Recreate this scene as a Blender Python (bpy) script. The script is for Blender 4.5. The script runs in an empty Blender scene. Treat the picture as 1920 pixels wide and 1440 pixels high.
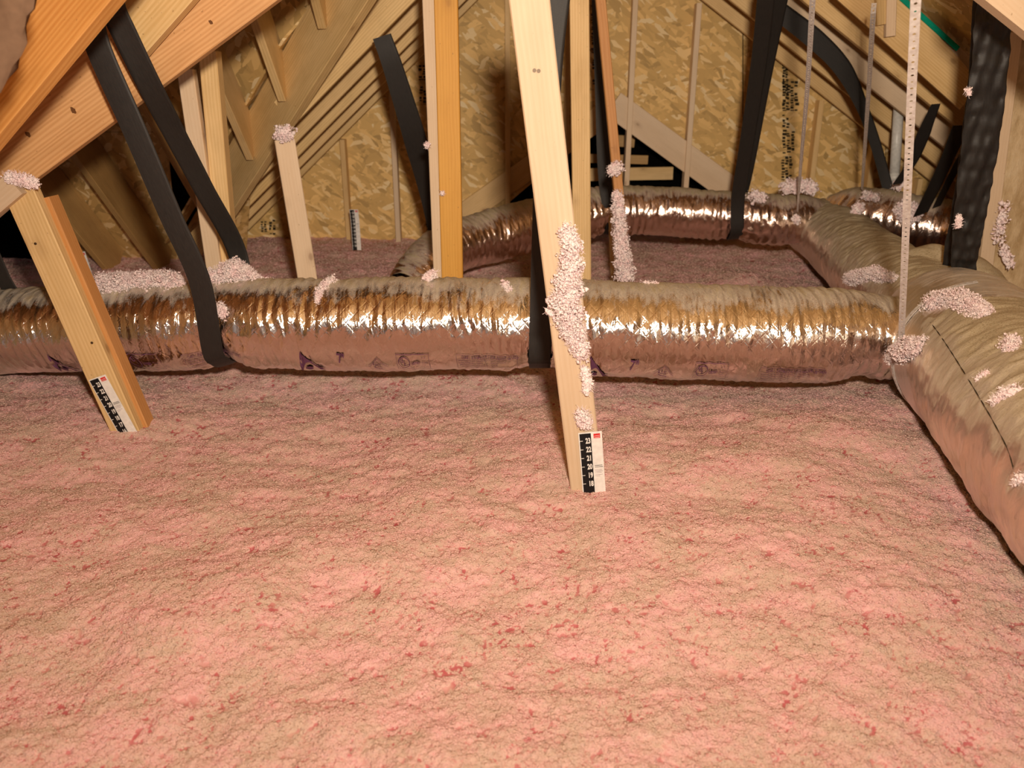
import bpy, math, random
import numpy as np
from mathutils import Vector, Matrix
from mathutils.bvhtree import BVHTree

# ---------------------------------------------------------------- camera, world, light
sc = bpy.context.scene
PITCH = math.radians(20); F = 1500.0; CZ = 1.0
cd = bpy.data.cameras.new('camera'); cam = bpy.data.objects.new('camera', cd); sc.collection.objects.link(cam)
cam.location = (0, 0, CZ); cam.rotation_euler = (math.radians(90) - PITCH, 0, 0)
cd.sensor_width = 36; cd.lens = F / 1920 * 36; cd.clip_start = .05
cd.dof.use_dof = True; cd.dof.focus_distance = 2.35; cd.dof.aperture_fstop = 4.0
sc.camera = cam
sc.view_settings.view_transform = 'Standard'; sc.view_settings.look = 'None'
sc.view_settings.gamma = 1; sc.view_settings.use_curve_mapping = False
sc.view_settings.exposure = 0.0
sc.cycles.max_bounces = 7; sc.cycles.diffuse_bounces = 3; sc.cycles.glossy_bounces = 3; sc.cycles.caustics_reflective = False; sc.cycles.caustics_refractive = False
sc.cycles.use_adaptive_sampling = True; sc.cycles.adaptive_threshold = .035
w = bpy.data.worlds.new('attic_air'); sc.world = w; w.use_nodes = True
w.node_tree.nodes['Background'].inputs[0].default_value = (1.0, .80, .74, 1)
w.node_tree.nodes['Background'].inputs[1].default_value = .26
def lamp(name, loc, power, size, col, falloff=True, tilt=0):
    l = bpy.data.lights.new(name, 'AREA'); l.shape = 'DISK'; l.size = size * 2; l.color = (1, 1, 1)
    l.use_nodes = True; nt = l.node_tree; em = nt.nodes['Emission']
    em.inputs[0].default_value = (*col, 1)
    fo = nt.nodes.new('ShaderNodeLightFalloff'); fo.inputs['Strength'].default_value = 1.0
    nt.links.new(fo.outputs['Linear' if falloff else 'Quadratic'], em.inputs[1])
    l.energy = power
    o = bpy.data.objects.new(name, l); o.location = loc; o.rotation_euler = (math.radians(90 + tilt), 0, 0); sc.collection.objects.link(o); return o
lamp('camera_flash', (.10, -.02, 1.24), 29, .055, (1.0, .85, .68), tilt=3)

C = sc.collection
rnd = random.Random(7)
# ---------------------------------------------------------------- pixel to world helpers
def ray(px, py):
    dx = (px - 960) / F; dy = (720 - py) / F
    return Vector((dx, math.cos(PITCH) + dy * math.sin(PITCH), -math.sin(PITCH) + dy * math.cos(PITCH)))
CO = Vector((0, 0, CZ))
def at(px, py, Y):
    d = ray(px, py); return CO + d * (Y / d.y)
def onplane(px, py, n, c):          # n . p = c
    d = ray(px, py); n = Vector(n); return CO + d * ((c - n.dot(CO)) / n.dot(d))

# ---------------------------------------------------------------- numpy noise
def _h(ix, iy, s):
    v = (ix.astype(np.int64) * 374761393 + iy.astype(np.int64) * 668265263 + s * 974634777) & 0x7fffffff
    v = (v ^ (v >> 13)) * 1274126177 & 0x7fffffff
    v = (v ^ (v >> 16)) * 461845907 & 0x7fffffff
    return ((v ^ (v >> 15)) & 0xffffff) / float(0xffffff)
def vn(x, y, s=0):
    ix = np.floor(x); iy = np.floor(y); fx = x - ix; fy = y - iy
    fx = fx * fx * fx * (fx * (fx * 6 - 15) + 10); fy = fy * fy * fy * (fy * (fy * 6 - 15) + 10)
    a = _h(ix, iy, s); b = _h(ix + 1, iy, s); c = _h(ix, iy + 1, s); d = _h(ix + 1, iy + 1, s)
    return (a * (1 - fx) + b * fx) * (1 - fy) + (c * (1 - fx) + d * fx) * fy
def fbm(x, y, o=4, s=0):
    r = 0; a = .5
    for i in range(o):
        r = r + a * (vn(x, y, s + i * 17) * 2 - 1); x = x * 2.03 + 11.3; y = y * 2.03 + 5.7; a *= .5
    return r
def worley(x, y, s=0):
    ix = np.floor(x); iy = np.floor(y); best = np.full(x.shape, 9.0)
    for a in (-1, 0, 1):
        for b in (-1, 0, 1):
            cx = ix + a; cy = iy + b
            d = (cx + _h(cx, cy, s) - x) ** 2 + (cy + _h(cx, cy, s + 5) - y) ** 2
            best = np.minimum(best, d)
    return np.sqrt(best)

# ---------------------------------------------------------------- mesh helpers
def obj(name, verts, faces, mat, parent=None, uvs=None, smooth=False, loc=None):
    me = bpy.data.meshes.new(name)
    me.from_pydata([tuple(v) for v in verts], [], faces); me.update()
    if uvs is not None:
        ul = me.uv_layers.new(name='UVMap')
        ul.data.foreach_set('uv', np.asarray(uvs, dtype=np.float32).ravel())
    if smooth: me.shade_smooth()
    me.materials.append(mat)
    o = bpy.data.objects.new(name, me); C.objects.link(o)
    if parent: o.parent = parent
    return o
def tag(o, label=None, cat=None, group=None, kind=None):
    if label: o['label'] = label
    if cat: o['category'] = cat
    if group: o['group'] = group
    if kind: o['kind'] = kind
    return o
def empty(name, loc=(0, 0, 0), **k):
    o = bpy.data.objects.new(name, None); C.objects.link(o); o.location = (0, 0, 0); o.empty_display_size = .05
    return tag(o, **k) if k else o
def grid_obj(name, P, mat, parent=None, uv=None, smooth=True, closed_v=False, attr=None):
    nu, nv = P.shape[:2]
    me = bpy.data.meshes.new(name)
    V = P.reshape(-1, 3).astype(np.float32)
    i = np.arange(nu - 1)[:, None] * nv; j = np.arange(nv - 1)[None, :]
    a = i + j; q = np.stack([a, a + nv, a + nv + 1, a + 1], -1).reshape(-1, 4)
    me.vertices.add(len(V)); me.vertices.foreach_set('co', V.ravel())
    me.loops.add(q.size); me.loops.foreach_set('vertex_index', q.ravel().astype(np.int32))
    me.polygons.add(len(q)); me.polygons.foreach_set('loop_start', (np.arange(len(q)) * 4).astype(np.int32))
    me.update(calc_edges=True)
    if uv is not None:
        ul = me.uv_layers.new(name='UVMap'); ul.data.foreach_set('uv', uv.reshape(-1, 2)[q.ravel()].astype(np.float32).ravel())
    if attr is not None:
        for k, v in attr.items():
            at_ = me.attributes.new(k, 'FLOAT', 'POINT'); at_.data.foreach_set('value', v.ravel().astype(np.float32))
    if smooth: me.shade_smooth()
    me.materials.append(mat); me.validate()
    o = bpy.data.objects.new(name, me); C.objects.link(o)
    if parent: o.parent = parent
    return o

# ---------------------------------------------------------------- materials
def nodes(name):
    m = bpy.data.materials.new(name); m.use_nodes = True; nt = m.node_tree
    return m, nt, nt.nodes['Principled BSDF'], nt.nodes.new, nt.links.new
def ramp(nt, fac, stops, interp='LINEAR'):
    r = nt.nodes.new('ShaderNodeValToRGB'); r.color_ramp.interpolation = interp
    e = r.color_ramp.elements
    while len(e) < len(stops): e.new(.5)
    for k, (p, c) in enumerate(stops): e[k].position = p; e[k].color = (*c, 1) if len(c) == 3 else c
    nt.links.new(fac, r.inputs[0]); return r.outputs[0]
def mixc(nt, f, a, b, mode='MIX'):
    n = nt.nodes.new('ShaderNodeMix'); n.data_type = 'RGBA'; n.blend_type = mode
    for k, v in ((0, f), (6, a), (7, b)):
        if isinstance(v, (float, int)): n.inputs[k].default_value = v
        elif isinstance(v, tuple): n.inputs[k].default_value = (*v, 1)
        else: nt.links.new(v, n.inputs[k])
    return n.outputs[2]
def math_(nt, op, a, b=None, c=None):
    n = nt.nodes.new('ShaderNodeMath'); n.operation = op
    for k, v in enumerate((a, b, c)):
        if v is None: continue
        if isinstance(v, (float, int)): n.inputs[k].default_value = v
        else: nt.links.new(v, n.inputs[k])
    return n.outputs[0]
def mapping(nt, vec, scale, loc=(0, 0, 0), rot=(0, 0, 0)):
    n = nt.nodes.new('ShaderNodeMapping'); n.inputs['Scale'].default_value = scale
    n.inputs['Location'].default_value = loc; n.inputs['Rotation'].default_value = rot
    nt.links.new(vec, n.inputs[0]); return n.outputs[0]
def mapstretch(nt, vec, scale, loc, rot):
    n = nt.nodes.new('ShaderNodeMapping'); n.vector_type = 'TEXTURE'; n.inputs['Scale'].default_value = tuple(1 / v for v in scale)
    n.inputs['Location'].default_value = loc; n.inputs['Rotation'].default_value = (0, 0, rot); nt.links.new(vec, n.inputs[0]); return n.outputs[0]
def noise(nt, vec, scale, detail=4, rough=.5, dist=0):
    n = nt.nodes.new('ShaderNodeTexNoise'); n.inputs['Scale'].default_value = scale
    n.inputs['Detail'].default_value = detail; n.inputs['Roughness'].default_value = rough; n.inputs['Distortion'].default_value = dist
    nt.links.new(vec, n.inputs['Vector']); return n.outputs[0]
def bump(nt, h, strength, dist, prev=None):
    n = nt.nodes.new('ShaderNodeBump'); n.inputs['Strength'].default_value = strength; n.inputs['Distance'].default_value = dist
    nt.links.new(h, n.inputs['Height'])
    if prev: nt.links.new(prev, n.inputs['Normal'])
    return n.outputs[0]
def uvrand(nt):
    tc = nt.nodes.new('ShaderNodeTexCoord'); oi = nt.nodes.new('ShaderNodeObjectInfo')
    cb = nt.nodes.new('ShaderNodeCombineXYZ')
    r = math_(nt, 'MULTIPLY', oi.outputs['Random'], 37.0); nt.links.new(r, cb.inputs[0]); nt.links.new(math_(nt, 'MULTIPLY', oi.outputs['Random'], 11.0), cb.inputs[1])
    ad = nt.nodes.new('ShaderNodeVectorMath'); ad.operation = 'ADD'
    nt.links.new(tc.outputs['UV'], ad.inputs[0]); nt.links.new(cb.outputs[0], ad.inputs[1])
    return ad.outputs[0], oi.outputs['Random'], tc

def wood(name, light, dark, knots=.9, grime=.25, rough=.55, ring=.22):
    m, nt, b, N, L = nodes(name)
    uv, r, tc = uvrand(nt)
    warp = noise(nt, mapping(nt, uv, (1.3, 9, 1)), 1.0, 3)
    wv = N('ShaderNodeTexWave'); wv.wave_type = 'BANDS'; wv.bands_direction = 'Y'
    wv.inputs['Scale'].default_value = 26; wv.inputs['Distortion'].default_value = 11; wv.inputs['Detail'].default_value = 3; wv.inputs['Detail Scale'].default_value = .35; wv.inputs['Detail Roughness'].default_value = .65
    L(mapping(nt, uv, (.12, 1, 1)), wv.inputs['Vector'])
    fine = noise(nt, mapping(nt, uv, (5, 260, 1)), 1.0, 3, .6)
    g = math_(nt, 'ADD', math_(nt, 'MULTIPLY', wv.outputs['Fac'], ring), math_(nt, 'ADD', math_(nt, 'MULTIPLY', fine, .40), math_(nt, 'MULTIPLY', warp, .85 - ring)))
    col = ramp(nt, g, [(.25, dark), (.55, tuple(.5 * (x + y) for x, y in zip(light, dark))), (.85, light)])
    # knots
    vo = N('ShaderNodeTexVoronoi'); vo.inputs['Scale'].default_value = 1; vo.inputs['Randomness'].default_value = 1
    L(mapping(nt, uv, (5, 9, 1)), vo.inputs['Vector'])
    kn = ramp(nt, vo.outputs['Distance'], [(.0, (1, 1, 1)), (.07, (.8, .8, .8)), (.11, (.3, .3, .3)), (.26, (0, 0, 0))])
    sk = N('ShaderNodeSeparateColor'); L(vo.outputs['Color'], sk.inputs[0]); kn = math_(nt, 'MULTIPLY', kn, math_(nt, 'GREATER_THAN', sk.outputs[0], .62))
    col = mixc(nt, math_(nt, 'MULTIPLY', kn, knots), col, (.16, .055, .015))
    # soft blotches and dirt
    bl = ramp(nt, noise(nt, mapping(nt, uv, (3, 7, 1)), 1.6, 5, .6), [(.45, (0, 0, 0)), (.75, (1, 1, 1))])
    col = mixc(nt, math_(nt, 'MULTIPLY', bl, grime), col, tuple(x * .62 for x in dark))
    spk = ramp(nt, noise(nt, mapping(nt, uv, (60, 90, 1)), 1.0, 2), [(.70, (0, 0, 0)), (.76, (1, 1, 1))])
    col = mixc(nt, math_(nt, 'MULTIPLY', spk, .5), col, (.2, .09, .03))
    hv = N('ShaderNodeHueSaturation'); L(col, hv.inputs['Color'])
    L(math_(nt, 'ADD', math_(nt, 'MULTIPLY', r, .22), .88), hv.inputs['Value'])
    L(hv.outputs[0], b.inputs['Base Color'])
    b.inputs['Roughness'].default_value = rough; b.inputs['Specular IOR Level'].default_value = .3
    L(bump(nt, g, .35, .0012), b.inputs['Normal'])
    return m
M = {}
M['pine'] = wood('pine_lumber', (.82, .575, .29), (.60, .365, .13), .6)
M['pale'] = wood('pale_pine_lumber', (.74, .57, .40), (.62, .43, .26), .6, .15, ring=.12)
M['amber'] = wood('amber_pine_lumber', (.74, .385, .075), (.60, .27, .035), .35, .15)
M['rust'] = wood('reddish_fir_lumber', (.60, .30, .11), (.46, .19, .05), .25, .1)
M['fir'] = wood('fir_beam_lumber', (.74, .43, .20), (.55, .27, .10), .75, .3, ring=.34)
M['orange'] = wood('orange_fir_lumber', (.66, .33, .10), (.50, .20, .045), .5, .3, ring=.34)
M['grey'] = wood('grey_aged_lumber', (.74, .52, .25), (.50, .31, .11), .45, .35)
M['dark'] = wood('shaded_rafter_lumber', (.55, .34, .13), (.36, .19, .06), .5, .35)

def osb(name, base=(.70, .45, .165), scale=1.0):
    m, nt, b, N, L = nodes(name)
    tc = N('ShaderNodeTexCoord'); uv = tc.outputs['UV']
    nz = N('ShaderNodeTexNoise'); nz.inputs['Scale'].default_value = 9; nz.inputs['Detail'].default_value = 3; L(uv, nz.inputs['Vector'])
    wp = mixc(nt, .045, uv, nz.outputs['Color'], 'ADD')
    col = None; hgt = None
    for k, (rot, sx, sy) in enumerate([(.5, 8, 26), (-.75, 9, 30), (1.25, 8, 30), (2.2, 10, 34)]):
        vo = N('ShaderNodeTexVoronoi'); vo.inputs['Scale'].default_value = scale
        L(mapstretch(nt, wp, (sx, sy, 1), (k * 3.1, k * 1.7, 0), rot), vo.inputs['Vector'])
        sep = N('ShaderNodeSeparateColor'); L(vo.outputs['Color'], sep.inputs[0])
        c = ramp(nt, sep.outputs[0], [(0, tuple(x * .62 for x in base)), (.15, tuple(x * .85 for x in base)), (.55, base), (.8, tuple(min(1, x * 1.25 + .03) for x in base)), (1, (.88, .70, .42))])
        if col is None: col = c; hgt = sep.outputs[0]
        else:
            sel = ramp(nt, sep.outputs[1], [(.52, (0, 0, 0)), (.56, (1, 1, 1))])
            col = mixc(nt, sel, col, c); hgt = mixc(nt, sel, hgt, sep.outputs[0])
    dk = ramp(nt, noise(nt, mapstretch(nt, wp, (14, 40, 1), (0, 0, 0), .9), 1.0, 3), [(.66, (0, 0, 0)), (.74, (1, 1, 1))])
    col = mixc(nt, math_(nt, 'MULTIPLY', dk, .55), col, (.20, .11, .04))
    big = noise(nt, uv, 2.2, 3)
    col = mixc(nt, math_(nt, 'MULTIPLY', big, .3), col, tuple(x * .7 for x in base))
    L(col, b.inputs['Base Color']); b.inputs['Roughness'].default_value = .6; b.inputs['Specular IOR Level'].default_value = .25
    L(bump(nt, hgt, .4, .0015), b.inputs['Normal'])
    return m
M['osb'] = osb('strand_board')
M['osbr'] = osb('roof_strand_board', (.60, .38, .14))

def flat(name, col, rough=.7, spec=.2, metal=0):
    m, nt, b, N, L = nodes(name)
    tc = N('ShaderNodeTexCoord')
    c = mixc(nt, ramp(nt, noise(nt, tc.outputs['Object'], 60, 3), [(.35, (0, 0, 0)), (.7, (1, 1, 1))]), col, tuple(x * .82 for x in col))
    L(c, b.inputs['Base Color']); b.inputs['Roughness'].default_value = rough; b.inputs['Specular IOR Level'].default_value = spec; b.inputs['Metallic'].default_value = metal
    return m
M['shade_black'] = flat('painted_shade_black', (.004, .0035, .003), .95, 0)  # near-black that paints unlit depth on the added sheets
M['ink'] = flat('violet_ink', (.16, .06, .12), .6)
M['stamp'] = flat('stamp_ink', (.035, .025, .012), .8)
M['white'] = flat('white_card', (.86, .82, .78), .55)
M['black'] = flat('black_print', (.012, .011, .012), .5)
M['red'] = flat('red_print', (.70, .03, .03), .5)
M['green'] = flat('green_marker', (.0, .30, .19), .5)
M['pvc'] = flat('white_pipe_plastic', (.72, .70, .66), .35, .4)
M['nail'] = flat('nail_steel', (.22, .15, .09), .5, .3, 0)
M['hole'] = flat('nail_hole_shadow', (.06, .03, .012), .8)

def strapmat(name, crinkle=0.0):
    m, nt, b, N, L = nodes(name)
    tc = N('ShaderNodeTexCoord'); uv = tc.outputs['UV']
    wv = N('ShaderNodeTexWave'); wv.bands_direction = 'X'; wv.inputs['Scale'].default_value = 150; L(uv, wv.inputs['Vector'])
    n = noise(nt, mapping(nt, uv, (8, 60, 1)), 4, 3)
    c = mixc(nt, n, (.008, .007, .0065), (.030, .026, .023))
    L(c, b.inputs['Base Color']); b.inputs['Roughness'].default_value = .55; b.inputs['Specular IOR Level'].default_value = .45
    nrm = bump(nt, wv.outputs['Fac'], .25, .0006)
    if crinkle:
        vo = N('ShaderNodeTexVoronoi'); vo.feature = 'SMOOTH_F1'; vo.inputs['Scale'].default_value = 1
        L(mapping(nt, uv, (17, 26, 1)), vo.inputs['Vector'])
        nrm = bump(nt, vo.outputs['Distance'], crinkle, .02, nrm)
    L(nrm, b.inputs['Normal'])
    return m
M['strap'] = strapmat('black_webbing'); M['crink'] = strapmat('crinkled_webbing', .9)

def foil(name, dustlo, dusthi, streak=1.0, rough=.17, crk=1.0, tint=(.97, .90, .83)):
    m, nt, b, N, L = nodes(name)
    tc = N('ShaderNodeTexCoord'); uv = tc.outputs['UV']
    ge = N('ShaderNodeNewGeometry'); sp = N('ShaderNodeSeparateXYZ'); L(ge.outputs['Normal'], sp.inputs[0])
    st = noise(nt, mapping(nt, uv, (55 * streak, 9, 1)), 1.0, 4, .65, .6)
    pt = noise(nt, mapping(nt, uv, (5, 7, 1)), 1.0, 4, .6)
    gr = noise(nt, uv, 240, 2, .6)
    f = math_(nt, 'ADD', sp.outputs[2], math_(nt, 'ADD', math_(nt, 'MULTIPLY', math_(nt, 'SUBTRACT', st, .5), .75), math_(nt, 'MULTIPLY', math_(nt, 'SUBTRACT', pt, .5), .9)))
    f = math_(nt, 'ADD', f, math_(nt, 'MULTIPLY', math_(nt, 'SUBTRACT', gr, .5), .35))
    mr = N('ShaderNodeMapRange'); mr.inputs[1].default_value = dustlo; mr.inputs[2].default_value = dusthi; L(f, mr.inputs[0])
    dust = mr.outputs[0]
    dcol = ramp(nt, gr, [(.30, (.20, .14, .06)), (.43, (.46, .37, .23)), (.8, (.58, .49, .34))])
    # crinkle bumps
    cr = N('ShaderNodeTexVoronoi'); cr.feature = 'DISTANCE_TO_EDGE'; cr.inputs['Scale'].default_value = 1
    wp = mixc(nt, .02, uv, N('ShaderNodeTexNoise').outputs['Color'], 'ADD')
    L(mapping(nt, uv, (48, 30, 1), (0, 0, 0), (0, 0, .5)), cr.inputs['Vector'])
    ce = math_(nt, 'MINIMUM', cr.outputs['Distance'], .25)
    cn = noise(nt, mapping(nt, uv, (52, 9, 1)), 1.0, 5, .6, 1.0)
    # scrim threads, diagonal both ways
    w1 = N('ShaderNodeTexWave'); w1.inputs['Scale'].default_value = 9; w1.inputs['Distortion'].default_value = .6; L(mapping(nt, uv, (1, 1, 1), (0, 0, 0), (0, 0, .75)), w1.inputs['Vector'])
    w2 = N('ShaderNodeTexWave'); w2.inputs['Scale'].default_value = 9; w2.inputs['Distortion'].default_value = .6; L(mapping(nt, uv, (1, 1, 1), (0, 0, 0), (0, 0, -.75)), w2.inputs['Vector'])
    p1 = math_(nt, 'POWER', w1.outputs['Fac'], 24); p2 = math_(nt, 'POWER', w2.outputs['Fac'], 24)
    scr = math_(nt, 'MAXIMUM', p1, p2)
    nrm = bump(nt, cn, .5 * crk, .010)
    nrm = bump(nt, ce, .45 * crk, .004, nrm)
    nrm = bump(nt, scr, .35 * crk, .0012, nrm)
    L(mixc(nt, dust, tint, dcol), b.inputs['Base Color'])
    L(math_(nt, 'SUBTRACT', 1.0, math_(nt, 'MULTIPLY', dust, .95)), b.inputs['Metallic'])
    rr = math_(nt, 'ADD', rough, math_(nt, 'MULTIPLY', dust, .55)); L(rr, b.inputs['Roughness'])
    L(nrm, b.inputs['Normal'])
    return m
M['foil'] = foil('foil_jacket', .68, 1.12, .8, .13, .85)
M['foil_far'] = foil('foil_jacket_far', .55, .95, 1.0, .2, .7, (.86, .68, .60))
M['foil_trunk'] = foil('dusty_foil_jacket', .10, .80, 1.5, .30, .45, (.92, .82, .70))
M['foil_collar'] = foil('smooth_foil_collar', .80, 1.25, 1.6, .36, .3, (.95, .88, .82))

def insul():
    m, nt, b, N, L = nodes('pink_loose_fill')
    p = N('ShaderNodeNewGeometry').outputs['Position']
    a = N('ShaderNodeAttribute'); a.attribute_name = 'pit'
    pt = noise(nt, p, 9, 4, .6); fn = noise(nt, p, 330, 3, .6); md = noise(nt, p, 70, 3, .6)
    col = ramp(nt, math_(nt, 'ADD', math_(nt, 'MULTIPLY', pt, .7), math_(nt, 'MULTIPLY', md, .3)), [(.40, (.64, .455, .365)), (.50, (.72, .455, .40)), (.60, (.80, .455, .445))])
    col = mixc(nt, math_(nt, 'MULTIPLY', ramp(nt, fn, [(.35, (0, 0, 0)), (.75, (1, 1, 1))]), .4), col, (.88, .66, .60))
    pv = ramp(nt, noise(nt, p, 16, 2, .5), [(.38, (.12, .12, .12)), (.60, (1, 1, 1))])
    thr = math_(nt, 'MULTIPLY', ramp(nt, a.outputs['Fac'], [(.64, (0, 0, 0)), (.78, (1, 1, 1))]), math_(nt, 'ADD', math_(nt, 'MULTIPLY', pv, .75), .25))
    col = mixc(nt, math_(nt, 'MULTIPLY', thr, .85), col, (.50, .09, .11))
    L(col, b.inputs['Base Color']); b.inputs['Roughness'].default_value = .95; b.inputs['Specular IOR Level'].default_value = .03
    pass
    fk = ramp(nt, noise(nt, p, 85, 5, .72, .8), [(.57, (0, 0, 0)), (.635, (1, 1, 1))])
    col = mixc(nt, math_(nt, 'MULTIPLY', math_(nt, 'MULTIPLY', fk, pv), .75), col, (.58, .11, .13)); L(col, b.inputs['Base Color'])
    L(bump(nt, fn, .3, .002), b.inputs['Normal'])
    return m
M['insul'] = insul()
def fluffmat():
    m, nt, b, N, L = nodes('pale_pink_fluff')
    tc = N('ShaderNodeTexCoord')
    n = noise(nt, tc.outputs['Object'], 40, 3)
    L(ramp(nt, n, [(.35, (.90, .68, .68)), (.6, (.96, .83, .81))]), b.inputs['Base Color']); b.inputs['Roughness'].default_value = .9
    b.inputs['Specular IOR Level'].default_value = .05
    return m
M['fluff'] = fluffmat()
def battmat():
    m, nt, b, N, L = nodes('tan_wall_batt')
    tc = N('ShaderNodeTexCoord'); p = tc.outputs['Object']
    n = noise(nt, mapping(nt, p, (1, 1, .5)), 14, 5, .65)
    L(ramp(nt, n, [(.35, (.40, .27, .13)), (.55, (.58, .43, .25)), (.75, (.66, .53, .35))]), b.inputs['Base Color'])
    b.inputs['Roughness'].default_value = .8; L(bump(nt, n, .6, .02), b.inputs['Normal']); return m
M['batt'] = battmat()

# ---------------------------------------------------------------- lumber builders
def board(name, A, B, wd, th, mat, face=(0, -1, 0), parent=None, ch=.003, seg=6, bow=0.0):
    """box from A to B (centre line of the front face), wd wide, th deep behind the face, eased edges"""
    A = Vector(A); B = Vector(B); ax = (B - A); ln = ax.length; ax.normalize()
    n = Vector(face); n = (n - ax * n.dot(ax)).normalized(); s = ax.cross(n).normalized()
    prof = [(-wd / 2 + ch, 0), (wd / 2 - ch, 0), (wd / 2, ch), (wd / 2, th - ch), (wd / 2 - ch, th), (-wd / 2 + ch, th), (-wd / 2, th - ch), (-wd / 2, ch)]
    per = [0]
    for k in range(8):
        a, b = prof[k], prof[(k + 1) % 8]; per.append(per[-1] + math.hypot(b[0] - a[0], b[1] - a[1]))
    verts = []; faces = []; uvs = []
    for i in range(seg + 1):
        t = i / seg; c = A + ax * (ln * t) + s * (bow * math.sin(math.pi * t))
        for x, y in prof: verts.append(c + s * x - n * y)
    for i in range(seg):
        for k in range(8):
            k2 = (k + 1) % 8
            faces.append((i * 8 + k, (i + 1) * 8 + k, (i + 1) * 8 + k2, i * 8 + k2))
            u0, u1 = ln * i / seg, ln * (i + 1) / seg; v0, v1 = per[k], per[k + 1]
            uvs += [(u0, v0), (u1, v0), (u1, v1), (u0, v1)]
    faces.append(tuple(range(8))); uvs += [(p[1] * .3, p[0]) for p in prof]
    faces.append(tuple(seg * 8 + k for k in range(7, -1, -1))); uvs += [(prof[k][1] * .3, prof[k][0]) for k in range(7, -1, -1)]
    return obj(name, verts, faces, mat, parent, uvs)
def pb(name, p0, p1, Y, wd, th, mat, face=(0, -1, 0), **k):
    Y0, Y1 = Y if isinstance(Y, tuple) else (Y, Y)
    return board(name, at(*p0, Y0), at(*p1, Y1), wd, th, mat, face, **k)
def slab(name, pts, th, mat, back=(0, 1, 0), axis=None, parent=None):
    """prism of a real polygon, th deep"""
    pts = [Vector(p) for p in pts]; n = len(pts); bk = Vector(back).normalized() * th
    ax = (Vector(axis) if axis is not None else pts[1] - pts[0]).normalized()
    nn = (pts[1] - pts[0]).cross(pts[2] - pts[0]).normalized(); s = nn.cross(ax)
    verts = pts + [p + bk for p in pts]; faces = [tuple(range(n)), tuple(range(2 * n - 1, n - 1, -1))]
    U = lambda p: (ax.dot(p), s.dot(p))
    uvs = [U(p) for p in pts] + [U(verts[k]) for k in range(2 * n - 1, n - 1, -1)]
    for k in range(n):
        k2 = (k + 1) % n; faces.append((k, k + n, k2 + n, k2)); a, b = U(pts[k]), U(pts[k2])
        uvs += [a, (a[0], a[1] + th), (b[0], b[1] + th), b]
    return obj(name, verts, faces, mat, parent, uvs)

# ---------------------------------------------------------------- the insulation field
def hbase(x, y):
    t = np.clip((y - .45 * x - 1.75) / 1.0, 0, 1); t = t * t * (3 - 2 * t)
    h = -.085 * t
    h = h + .035 * fbm(x * 1.1 + 3, y * 1.1, 3, 3) + .030 * fbm(x * 3.2 + y * .8, y * 4.2, 3, 9)
    h = h + .07 * np.exp(-(((x - 1.42) / .16) ** 2 + ((y - 4.75) / .25) ** 2))
    h = h + .09 * np.exp(-(((x + .0) / 1.2) ** 2 + ((y - 6.3) / .3) ** 2)) * 0.2
    return h
def hb(x, y): return float(hbase(np.array([float(x)]), np.array([float(y)]))[0])
nU, nV = 620, 980
ys = .62 * (7.2 / .62) ** (np.linspace(0, 1, nU) ** 1.0)
vv = np.linspace(-1, 1, nV)
Yg = np.repeat(ys[:, None], nV, 1); half = .62 + .86 * Yg
Xg = vv[None, :] * half
H = hbase(Xg, Yg)
wx = Xg + .006 * fbm(Xg * 60, Yg * 60, 2, 21); wy = Yg + .006 * fbm(Xg * 60 + 9, Yg * 60, 2, 22)
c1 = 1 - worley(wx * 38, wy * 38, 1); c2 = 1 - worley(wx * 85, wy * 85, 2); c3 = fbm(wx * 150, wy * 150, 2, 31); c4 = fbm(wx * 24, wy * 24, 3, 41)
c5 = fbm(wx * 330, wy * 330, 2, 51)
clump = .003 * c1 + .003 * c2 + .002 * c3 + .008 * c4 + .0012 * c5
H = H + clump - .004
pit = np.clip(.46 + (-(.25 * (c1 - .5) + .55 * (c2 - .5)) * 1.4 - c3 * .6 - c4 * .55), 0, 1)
Pg = np.stack([Xg, Yg, H], -1)
fl = grid_obj('loose_fill_insulation', Pg, M['insul'], attr={'pit': pit})
tag(fl, 'thick pink blown fibreglass loose fill covering the whole attic floor', 'insulation', kind='stuff')
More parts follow.
